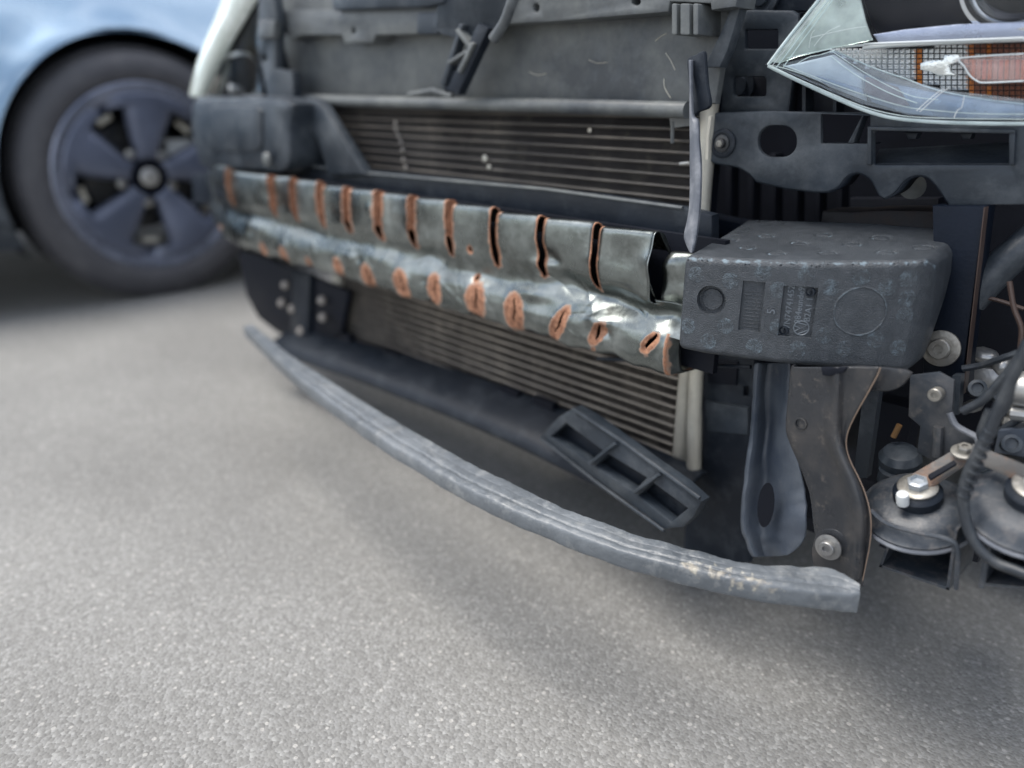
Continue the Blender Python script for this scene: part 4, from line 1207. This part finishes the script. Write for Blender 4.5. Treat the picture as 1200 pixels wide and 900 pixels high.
# far side supports
def far_side():
    o = plate('side_duct', [(279, 296), (300, 300), (360, 322), (408, 342), (398, 398), (360, 392), (340, 398), (322, 388), (302, 372), (288, 345)], .70, .012, DARK, car, bev=.003, label='black side duct at the far end under the beam')
    plate('duct_post', [(343, 318), (363, 322), (360, 400), (340, 392)], .69, .012, PLASTIC, o)
    for u, v in ((334, 334), (377, 352), (378, 372), (352, 388), (342, 362), (330, 355)):
        m = MB(); m.lathe(S(u, v, .688), (.3, -1, .3), [(.0085, -.002), (.0085, .002), (.006, .005), (.001, .006)], 14)
        m.build('clip', PANELW, o)
    a = plate('diagonal_arm', [(345, 118), (362, 114), (376, 122), (428, 205), (385, 206), (372, 166), (352, 140)], .66, .02, PLASTIC2, car, bev=.004, label='dark diagonal plastic arm at the far end of the radiator')
    m = MB(); m.lathe(S(349, 153, .65), fY, [(.010, 0), (.010, .004), (.005, .009), (.001, .009)], 14); m.build('bolt', TANK, a)
    plate('arm_root', rrect(336, 118, 362, 142, 5), .655, .02, PLASTIC2, a)
    plate('dark_gap', [(325, 128), (375, 140), (388, 200), (322, 190)], .69, .01, DARK, a)
    u_ = plate('far_upright', [(302, -30), (316, -30), (324, 20), (322, 80), (342, 84), (344, 130), (338, 190), (310, 190), (312, 110), (302, 60)], .655, .018, PLASTIC2, car, holes=[ell(309, 68, 3, 4)], bev=.004, label='grey plastic upright beside the far headlight')
    plate('upright_step', [(302, 22), (322, 24), (320, 44), (301, 46)], .645, .014, PANEL, u_, bev=.003)
    m = MB(); m.lathe(S(307, 118, .65), fY, [(.012, 0), (.011, .004), (.004, .007)], 14); m.build('peg', PANEL, u_)
    f = plate('far_foam_block', cm2([(226, 116), (250, 113), (334, 116), (338, 150), (334, 200), (290, 200), (240, 198), (230, 184), (222, 150)], 4, True), .620, .08, PLASTIC2, car, bev=.012, label='dark grey block at the far end, above the beam')
    plate('block_panel', rrect(242, 124, 306, 178, 10), .616, .01, PLASTIC2, f, bev=.003)
    m = MB(); m.lathe(S(313, 187, .612), fY, [(.012, 0), (.010, .004), (.004, .006)], 14); m.build('peg', PANEL, f)
    h = plate('far_headlight', [(232, 112), (240, 70), (255, 30), (268, -20), (305, -20), (302, 40), (306, 112)], .700, .05, BEZEL, car, bev=.006, label='far side headlight with a pale curved lens edge')
    m = MB()
    rows = []
    L = cm2([(221, 114), (228, 82), (240, 48), (254, 14), (268, -20), (282, -50)], 4)
    for u, v in L:
        k_ = 1 + 1.1 * (114 - v) / 130; rows.append([S(u, v, .66), S(u + 3, v, .648), S(u + 8 * k_, v, .645), S(u + 14 * k_, v, .650), S(u + 22 * k_, v, .666)])
    grid('lens_edge', rows, LENSW, h, th=.003, sub=1)
    plate('lens', [(228, 112), (242, 60), (268, -20), (306, -20), (304, 60), (306, 112)], .668, .003, LENS, h)
    plate('turn_reflector', cm2([(233, 114), (240, 96), (256, 90), (272, 96), (285, 100), (282, 114)], 3, True), .690, .02, PANELW, h, bev=.004)
    m = MB(); m.tube([S(262, 69, .68), S(284, 62, .68)], .010, 10); m.build('reflector_chip', WHITE, h)
    m = MB(); m.lathe(S(272, 104, .672), fY, [(.010, 0), (.009, .004), (.001, .007)], 14); m.build('bulb_socket', ALU, h)
LENSW = pm('milky_lens_edge', (.66, .72, .66), .25, bump=0, coat=.5)
far_side()

# ------------------------------------------------------------------ horns and wiring
def horns():
    def horn(c, s, lab, tilt):
        ax = Vector(tilt).normalized()
        root = MB(); root.lathe(c, ax, [(.034, -.016), (.041, -.010), (.043, -.006), (.0445, -.004), (.0445, -.001), (.041, .001), (.038, .006), (.032, .010), (.020, .012), (.010, .0125)], 48)
        h = root.build('horn', HORN, car, label=lab)
        m = MB(); m.lathe(c, ax, [(.0450, -.0075), (.0465, -.006), (.0465, -.0045), (.0450, -.003)], 48); m.build('crimp_ring', SEAL, h)
        m = MB(); m.lathe(c + ax * .010, ax, [(.018, 0), (.019, .004), (.019, .010), (.015, .014), (.012, .015)], 28); m.build('hub', PLASTIC, h)
        m = MB(); m.lathe(c + ax * .024, ax, [(.0150, 0), (.0155, .002), (.014, .003), (.009, .003)], 28); m.build('washer', ZINC, h)
        m = MB(); m.lathe(c + ax * .027, ax, [(.0082, 0), (.0082, .005), (.006, .0062), (.0055, .003), (.0005, .003)], 6); m.build('nut', ALUW, h)
        # trumpet below: open box with flared walls
        return h, ax
    c1 = S(1076, 596, .640)
    h, ax = horn(c1, 1, 'black disc horn with a steel nut on top, beside the strut', (-.05, -.38, 1))
    m = MB(); p = c1 + ax * .012 + Vector((-.004, -.022, .002)); m.lathe(p, ax, [(.005, 0), (.005, .009), (.0045, .0105), (.001, .0108)], 12); m.build('terminal', WHITE, h)
    y0, y1 = .600, .66
    rows = []
    def trumpet(pp, y, dep, parent):
        (a, b, c_, d_) = pp   # front opening: top-left, top-right, bottom-right, bottom-left (px)
        A, B, C_, D_ = S(*a, y), S(*b, y), S(*c_, y), S(*d_, y)
        off = Vector((0, dep, .006))
        m = MB()
        m.prism([A, D_, D_ + off, A + off], (.0022, 0, 0)); m.prism([B, B + off, C_ + off, C_], (-.0022, 0, 0))
        m.prism([D_, C_, C_ + off, D_ + off], (0, 0, .0022)); m.prism([A + off, B + off, C_ + off, D_ + off], (0, .002, 0))
        m.build('trumpet', HORN, parent)
    trumpet(((1046, 622), (1122, 622), (1112, 692), (1030, 664)), .612, .05, h)
    m = MB(); m.tube(catmull([S(1020, 598, .60), S(1040, 614, .60), S(1075, 624, .598), (S(1110, 632, .598)), S(1122, 645, .60), S(1120, 690, .604)], 4), .0020, 8); m.build('trumpet_rim', HORN, h)
    c2 = S(1206, 596, .640)
    h2, ax = horn(c2, 1, 'black disc horn at the right edge, partly behind the cable', (.08, -.38, 1))
    trumpet(((1160, 625), (1240, 635), (1240, 694), (1150, 686)), .622, .05, h2)
    m = MB(); m.tube(catmull([S(1150, 688, .615), S(1160, 640, .615), S(1175, 626, .615), S(1230, 630, .615)], 4), .0022, 8); m.build('trumpet_rim', HORN, h2)
    # mounting bracket with curved right edge
    br = plate('horn_bracket', [(1066, 440), (1100, 436), (1118, 446), (1116, 480)] + cm2([(1116, 488), (1122, 500), (1135, 507), (1146, 514), (1145, 534)], 4) + [(1130, 542), (1100, 545), (1074, 530), (1078, 500), (1064, 488)], .665, .004, BRK, car, bev=.0012, label='grey steel horn bracket below the frame plate')
    m = MB(); m.tube(catmull([S(1113, 484, .660), S(1120, 498, .660), S(1133, 506, .660), S(1145, 513, .660), S(1146, 525, .660), S(1142, 540, .660)], 4), .0026, 8); m.build('bracket_edge', SEAL, br)
    bolt(S(1100, 460, .664), fY, .010, ZINC, br, name='bolt', flange=False, head=.008, hexa=False)
    m = MB(); m.tube([S(1100, 500, .662), S(1098, 535, .662)], .004, 8); m.build('bracket_groove', BRK, br)
    # rusty strap to horn nut, second strap to the right
    m = MB()
    A, B, C_, D_ = S(1068, 556, .636), S(1130, 520, .655), S(1140, 536, .650), S(1084, 574, .630)
    m.prism([A, B, C_, D_], (0, 0, -.003))
    m.build('mount_strap', STRAP, br)
    m = MB(); m.prism([S(1140, 520, .645), S(1240, 560, .63), S(1240, 580, .625), S(1136, 534, .64)], (0, 0, -.003)); m.build('mount_strap', STRAP, br)
    m = MB(); m.prism([S(1088, 556, .632), S(1118, 539, .642), S(1121, 543, .641), S(1091, 561, .631)], (0, 0, -.0022)); m.build('strap_slot', DARK, br)
    bolt(S(1130, 530, .648), (0, -.3, 1), .010, ZINC, br, name='nut')
    m = MB(); m.lathe(S(1055, 535, .68), (0, -.3, 1), [(.017, -.02), (.018, 0), (.014, .006), (.006, .008)], 20); m.lathe(S(1048, 552, .675), (0, -.3, 1), [(.014, -.01), (.013, .003), (.008, .004)], 16)
    m.build('connector_plug', PLASTIC2, car)
    m = MB(); m.tube([S(1047, 512, .68), S(1054, 498, .68)], .0026, 8); m.build('orange_clip', ORANGE, car)
    # vertical post behind strut
    m = MB(); m.prism([S(1012, 456, .70), S(1030, 458, .70), S(1016, 560, .70), S(1000, 560, .70)], (0, .01, 0)); m.build('dark_post', PLASTIC2, car)
    m = MB(); m.prism([S(1116, 440, .71), S(1126, 440, .71), S(1123, 486, .71), S(1113, 486, .71)], (0, .01, 0)); m.build('dark_post', PLASTIC2, car)
    # deeper clutter: stepped blocks between the horns
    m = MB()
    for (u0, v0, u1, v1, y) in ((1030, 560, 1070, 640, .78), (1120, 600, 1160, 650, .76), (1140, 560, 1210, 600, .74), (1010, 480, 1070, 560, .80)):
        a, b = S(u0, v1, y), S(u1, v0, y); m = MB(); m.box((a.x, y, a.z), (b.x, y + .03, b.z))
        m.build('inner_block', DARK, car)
    # cables
    def cable(pts, r, y, mat=CABLE, name='cable', lab=None):
        m = MB(); P_ = catmull([S(u, v, (y[i] if isinstance(y, list) else y)) for i, (u, v) in enumerate(pts)], 6)
        m.tube(P_, r, 12); return m.build(name, mat, car, label=lab)
    cable([(1210, 395), (1192, 432), (1172, 475), (1160, 505), (1146, 530), (1134, 556), (1129, 582), (1132, 610), (1144, 638), (1165, 658), (1190, 668), (1225, 682)], .0042, .600, lab='black cable looping down past the horns')
    cable([(1206, 410), (1186, 444), (1178, 474), (1166, 490), (1158, 510)], .0040, .615)
    cable([(1128, 482), (1150, 470), (1168, 452), (1190, 425), (1204, 400)], .0036, .66)
    cable([(1120, 510), (1150, 520), (1180, 500), (1215, 480)], .0030, .70)
    cable([(1160, 480), (1150, 505), (1152, 520)], .0036, .66)
    for (u, v, y, r, L_) in ((1145, 455, .72, .006, .018), (1172, 462, .73, .005, .02), (1185, 520, .68, .006, .02), (1150, 545, .70, .007, .02), (1098, 555, .70, .006, .02), (1160, 575, .72, .008, .02)):
        c = S(u, v, y); m = MB(); m.lathe(c, (.4, -1, .5), [(r, -L_), (r, 0), (r * 1.25, 0), (r * 1.25, r * .5), (r * .8, r * .6), (r * .7, r * .2)], 14); m.build('connector_plug', PLASTIC2, car)
    for k_ in range(9):
        t_ = k_ / 8; c = S(1160 - 30 * t_, 505 + 75 * t_, .600); m = MB(); m.lathe(c, (.3, -.1, 1), [(.0046, -.0012), (.0050, 0), (.0046, .0012)], 12); m.build('loom_ring', CABLE, car)
    m = MB(); m.prism([S(1170, 505, .69), S(1230, 500, .69), S(1230, 540, .69), S(1165, 530, .69)], (0, .02, 0)); m.build('blue_grey_box', PLASTIC2B, car)
    m = MB(); m.tube([S(1190, 455, .70), S(1230, 462, .70)], .014, 14); m.tube([S(1186, 484, .695), S(1230, 490, .695)], .006, 10); m.build('gearbox_casting', ALU, car)
ALUW = pm('bright_nut', (.42, .45, .48), .38, m=.5, bump=.1)
BRK = pm('grey_bracket_steel', (.035, .042, .052), .42, c2=(.075, .076, .08), sc=34, m=.2, dust=(.15, .14, .13), dlo=.55, dhi=.75, dsc=60)
STRAP = pm('rust_edged_strap', (.11, .105, .10), .5, c2=(.20, .12, .08), sc=60, m=.2, dust=(.22, .21, .19))
horns()

# rest of the damaged car: inner body, bonnet, wings and wheels (above and behind what the photo frames)
def rest_of_car():
    m = MB(); m.box((-1.45, .97, .36), (-.20, 1.75, .62)); m.build('engine_block', DARK, car)
    def shell(name, secs, mat, parent=car, **k):
        return grid(name, secs, mat, parent, smooth=40, **k)
    secs = []
    for y, zt, hw, zs in ((.82, .81, .80, .79), (.88, .86, .83, .80), (1.0, .92, .87, .80), (1.6, 1.00, .89, .86), (2.0, 1.05, .90, .90)):
        c = -.83
        secs.append([(c - hw, y, zs), (c - hw * .97, y, zt - .02), (c - hw * .7, y, zt), (c, y, zt + .02), (c + hw * .7, y, zt), (c + hw * .97, y, zt - .02), (c + hw, y, zs)])
    shell('bonnet', secs, BODYP, th=.004, label='dark bonnet')
    for sx_ in (-1, 1):
        c = -.83
        m = MB(); x0 = c + sx_ * .885
        rows = []
        for k in range(25):
            a = math.pi * k / 24
            ci = (x0, 1.45 - .37 * math.cos(a), .33 + .37 * math.sin(a))
            yo = 1.45 - .62 * math.cos(a) * (1.15); zo = .88 if 4 < k < 20 else .33 + .55 * min(1, math.sin(a) * 1.7)
            rows.append([ci, (x0, (ci[1] + yo) / 2, (ci[2] + zo) / 2), (x0 - sx_ * .01, yo, zo)])
        grid('front_wing', rows, BODYP, car, th=.004)
        t = MB(); cx = c + sx_ * .78
        t.lathe((cx - .11, 1.45, .325), (1, 0, 0), [(.20, 0), (.29, -.004), (.318, .012), (.325, .04), (.325, .17), (.318, .198), (.29, .214), (.20, .21)], 48)
        ty = t.build('front_tyre', RUBBER, car)
        t = MB(); t.lathe((cx - .10, 1.45, .325), (1, 0, 0), [(.03, .0), (.20, .01), (.21, .19), (.06, .18)], 32); t.build('rim', ALU, ty)
    secs = []
    for y, zt in ((2.0, 1.05), (2.8, 1.45), (3.6, 1.47), (4.6, 1.30), (4.9, .95)):
        c = -.83; hw = .88
        secs.append([(c - hw, y, .30), (c - hw - .01, y, .85), (c - hw * .8, y, zt - .03), (c, y, zt), (c + hw * .8, y, zt - .03), (c + hw + .01, y, .85), (c + hw, y, .30)])
    shell('cabin_body', secs, BODYP, th=.004)
rest_of_car()

# ------------------------------------------------------------------ broken plastic piece lying in the gap
def broken():
    base = S(730, 560, .63); base.z = .15
    t = thing('broken_grille_piece', base, 'broken black plastic grille piece with three pockets wedged between rail and radiator', 'broken part')
    Yb = lambda x: .610 + .28 * (-(x + .45)) * .5
    outer = [(632, 512), (655, 488), (672, 478), (690, 488), (720, 510), (760, 540), (800, 568), (822, 588), (812, 606), (800, 618), (778, 620), (730, 584), (680, 548)]
    pockets = [[(645, 512), (663, 496), (706, 528), (690, 542)], [(697, 546), (712, 532), (758, 560), (742, 576)], [(748, 581), (764, 565), (806, 596), (786, 612)]]
    f = plate('frame', outer, Yb, .016, PLASTIC2, t, holes=pockets, bev=.0015)
    plate('back_web', [(640, 512), (668, 486), (815, 592), (796, 614)], lambda x: Yb(x) + .018, .004, PLASTIC, t)
    for a, b in (((690, 544), (720, 520)), ((742, 578), (772, 556))):
        L = math.hypot(b[0] - a[0], b[1] - a[1]); nx, ny = -(b[1] - a[1]) / L * 2, (b[0] - a[0]) / L * 2
        plate('rib', [(a[0] + nx, a[1] + ny), (b[0] + nx, b[1] + ny), (b[0] - nx, b[1] - ny), (a[0] - nx, a[1] - ny)], lambda x: Yb(x) - .006, .024, PLASTIC2, t)
    m = MB(); m.tube([S(672, 479, lambda x: Yb(x) - .003), S(730, 518, lambda x: Yb(x) - .003), S(820, 584, lambda x: Yb(x) - .003)], .0022, 8); m.build('upper_flange', PLASTIC2, t)
    m = MB(); m.tube([S(634, 514, lambda x: Yb(x) - .002), S(700, 566, lambda x: Yb(x) - .002), S(778, 622, lambda x: Yb(x) - .002)], .0018, 8); m.build('lower_flange', PLASTIC2, t)
broken()

# ------------------------------------------------------------------ the blue car
def blue_car():
    X0 = -2.40
    WY, WZ, WR = .816, .352, .358
    c = thing('blue_car', (X0 - .9, 2.1, 0), 'glossy blue car parked alongside with dark five petal wheels', 'car')
    def surf(y, z, wy):
        x = X0 - .004
        x -= (max(0, z - .60) / .30) ** 2 * .22
        x -= (max(0, .30 - z) / .2) ** 2 * .04
        d = math.hypot(y - wy, z - WZ) - .392
        x += .030 * math.exp(-(d / .045) ** 2) * (1 if z > .25 else .5)
        if y < .35: x -= (.35 - y) ** 2 * .55
        return x
    def side(name, y0, y1, wy):
        rows = []
        z0, z1 = .19, 1.02
        nA = 120
        for k in range(nA + 1):
            a = R(-24) + (R(204) - R(-24)) * k / nA
            ca, sa = math.cos(a), math.sin(a)
            ts = []
            if ca > 0: ts.append((y1 - wy) / ca)
            if ca < 0: ts.append((y0 - wy) / ca)
            if sa > 0: ts.append((z1 - WZ) / sa)
            if sa < 0: ts.append((z0 - WZ) / sa)
            t = min(ts); r_ = []
            for q in range(26):
                rr = .392 + (t - .392) * (q / 25) ** 1.6
                y, z = wy + ca * rr, WZ + sa * rr
                r_.append((surf(y, z, wy), y, z))
            r_.insert(0, (r_[0][0] - .03, r_[0][1], r_[0][2]))
            rows.append(r_)
        o = grid(name, rows, PAINT, c, smooth=60)
        o.data.materials.append(PLASTIC2)
        for f in o.data.polygons:
            if f.center.z < .40: f.material_index = 1
        return o
    side('front_wing', -.28, 2.0, WY)
    side('rear_wing', 2.0, 4.3, 3.55)
    # lower sill / bumper corner in dark plastic
    # tops and the other side
    secs = []
    for y, zt in ((-.28, .62), (-.10, .80), (.25, .92), (.9, 1.0), (1.5, 1.06), (2.2, 1.40), (3.0, 1.46), (3.7, 1.36), (4.2, 1.06), (4.3, .8)):
        xr = surf(y, min(1.02, zt), 99); xl = 2 * (X0 - .92) - xr
        w = (1 if zt < 1.1 else .82)
        xm = X0 - .92; hw = (xr - xm)
        secs.append([(xr - .002, y, min(zt, 1.02)), (xm + hw * .86 * w, y, zt), (xm, y, zt + .03), (xm - hw * .86 * w, y, zt), (xl, y, min(zt, 1.02)), (xm - .9, y, .55), (xm - .88, y, .22)])
    grid('upper_body', secs, PAINT, c, smooth=40)
    secs2 = [[(p[0] + (.004 if i < 2 else -.004), p[1], p[2] + .006) for i, p in enumerate(s_[:5])] for s_ in secs[4:8]]
    m = MB(); m.box((X0 - 1.75, -.20, .20), (X0 - .26, 4.2, .50)); m.build('underbody', DARK, c)
    m = MB(); m.box((X0 - .30, .40, .50), (X0 - .28, 1.25, .80)); m.build('arch_liner', DARK, c)
    m = MB(); m.box((X0 - .28, -.24, .16), (X0 - .09, .36, .30)); m.box((X0 - .28, 1.26, .15), (X0 - .03, 3.1, .26)); m.build('dark_sill', PLASTIC2, c)
    for wy in (WY, 3.55):
        rows = []
        for k in range(31):
            a = R(-30) + R(240) * k / 30
            rows.append([(X0 - .02, wy + .40 * math.cos(a), WZ + .40 * math.sin(a)), (X0 - .30, wy + .40 * math.cos(a), WZ + .40 * math.sin(a))])
        grid('arch_liner', rows, DARK, c)
        ax = Vector((1, 0, 0)); ce = Vector((X0 - .115, wy, WZ))
        t = MB()
        t.lathe(ce, ax, [(.262, -.11), (.30, -.115), (.335, -.11), (.352, -.09), (WR, -.05), (WR, .04), (.352, .080), (.346, .088), (.340, .096), (.325, .108), (.300, .114), (.280, .112), (.268, .106), (.262, .098)], 96, close=False)
        tread = MB()
        for k in range(84):
            a = 2 * math.pi * k / 84
            e1 = Vector((0, math.cos(a), math.sin(a))); e2 = Vector((0, -math.sin(a), math.cos(a)))
            p0 = ce + e1 * (WR - .001) + ax * .030; p1 = ce + e1 * (WR - .012) + ax * .094
            w = e2 * .0085
            tread.add([p0 - w, p0 + w, p1 + w, p1 - w, p0 - w + e1 * .006, p0 + w + e1 * .006, p1 + w + ax * .004 + e1 * .004, p1 - w + ax * .004 + e1 * .004], [(4, 5, 6, 7), (0, 4, 7, 3), (1, 2, 6, 5), (2, 3, 7, 6)])
        ty = t.build('wheel', RUBBER, c, smooth=50, label='wheel with dark blue grey five petal rim')
        tread.build('tread', RUBBERT, ty, kind='stuff', smooth=0)
        t = MB(); t.lathe(ce, ax, [(.258, -.10), (.240, -.09), (.236, .06), (.250, .088)], 72, close=False); t.build('rim_barrel', BARREL, ty)
        t = MB(); t.lathe(ce, ax, [(.262, .094), (.264, .103), (.258, .107), (.240, .104), (.228, .098), (.225, .090)], 96, close=False); t.build('rim_edge', RIME, ty)
        t = MB(); t.lathe(ce, ax, [(.02, -.02), (.15, -.02), (.155, 0), (.05, .01)], 48); t.build('brake_disc', BOLTD, ty)
        t = MB(); t.box((ce.x - .01, ce.y + .08, ce.z + .02), (ce.x + .04, ce.y + .16, ce.z + .10)); t.build('brake_caliper', WHITE, ty)
        # five petals
        for k in range(5):
            a0 = R(90 + 72 * k + 6)
            rows = []
            for q in range(16):
                f_ = (0, .06, .12, .2, .3, .4, .5, .6, .7, .77, .81, .84, .86, .90, .95, 1)[q]
                r_ = .052 + (.236 - .052) * f_
                gap = 14.5 if .12 < f_ < .84 else (14.5 * f_ / .12 if f_ <= .12 else 0)
                half = R(36 - gap * (.8 + .35 * f_))
                tw = R(6) * (f_ - .5)
                row = []
                for s_ in range(9):
                    g_ = s_ / 8 * 2 - 1
                    a = a0 + tw + half * g_
                    dome = .096 + .010 * (1 - g_ * g_) - .018 * (1 - f_) ** 2 - (.012 if abs(g_) == 1 else 0)
                    row.append(ce + ax * dome + Vector((0, -math.cos(a) * r_, math.sin(a) * r_)))
                rows.append(row)
            grid('petal', rows, RIM, ty, th=.004, smooth=40)
        t = MB(); t.lathe(ce + ax * .07, ax, [(.050, 0), (.052, .014), (.046, .020), (.044, .012), (.030, .010)], 40); t.build('hub_ring', BEZEL, ty)
        t = MB(); t.lathe(ce + ax * .078, ax, [(.026, 0), (.026, .010), (.020, .013), (.004, .014)], 32); t.build('hub_cap', ALU, ty)
        for k in range(5):  # pale pads added as the bright bits between petals, plus wheel nuts
            a = R(90 + 72 * k + 42)
            t = MB(); q = ce + ax * .062 + Vector((0, -math.cos(a) * .185, math.sin(a) * .185)); pb = MB(); pb.tube([q - Vector((0, math.sin(a), math.cos(a))) * .022, q + Vector((0, math.sin(a), math.cos(a))) * .022], .009, 10); pb.build('bright_gap_pad', TANK, ty); p = ce + ax * .055 + Vector((0, -math.cos(a) * .075, math.sin(a) * .075)); t.lathe(p, ax, [(.013, 0), (.013, .012), (.008, .014)], 12); t.build('wheel_nut', ALU, ty)
    # side windows
    for (ya, yb) in ((2.0, 2.75), (2.8, 3.5)):
        m = MB(); xs = X0 - .24; m.prism([(xs, ya, 1.04), (xs, yb, 1.04), (xs - .13, yb - .05, 1.36), (xs - .13, ya + .25, 1.34)], (.004, 0, 0)); m.build('side_window', GLASSD, c)
blue_car()
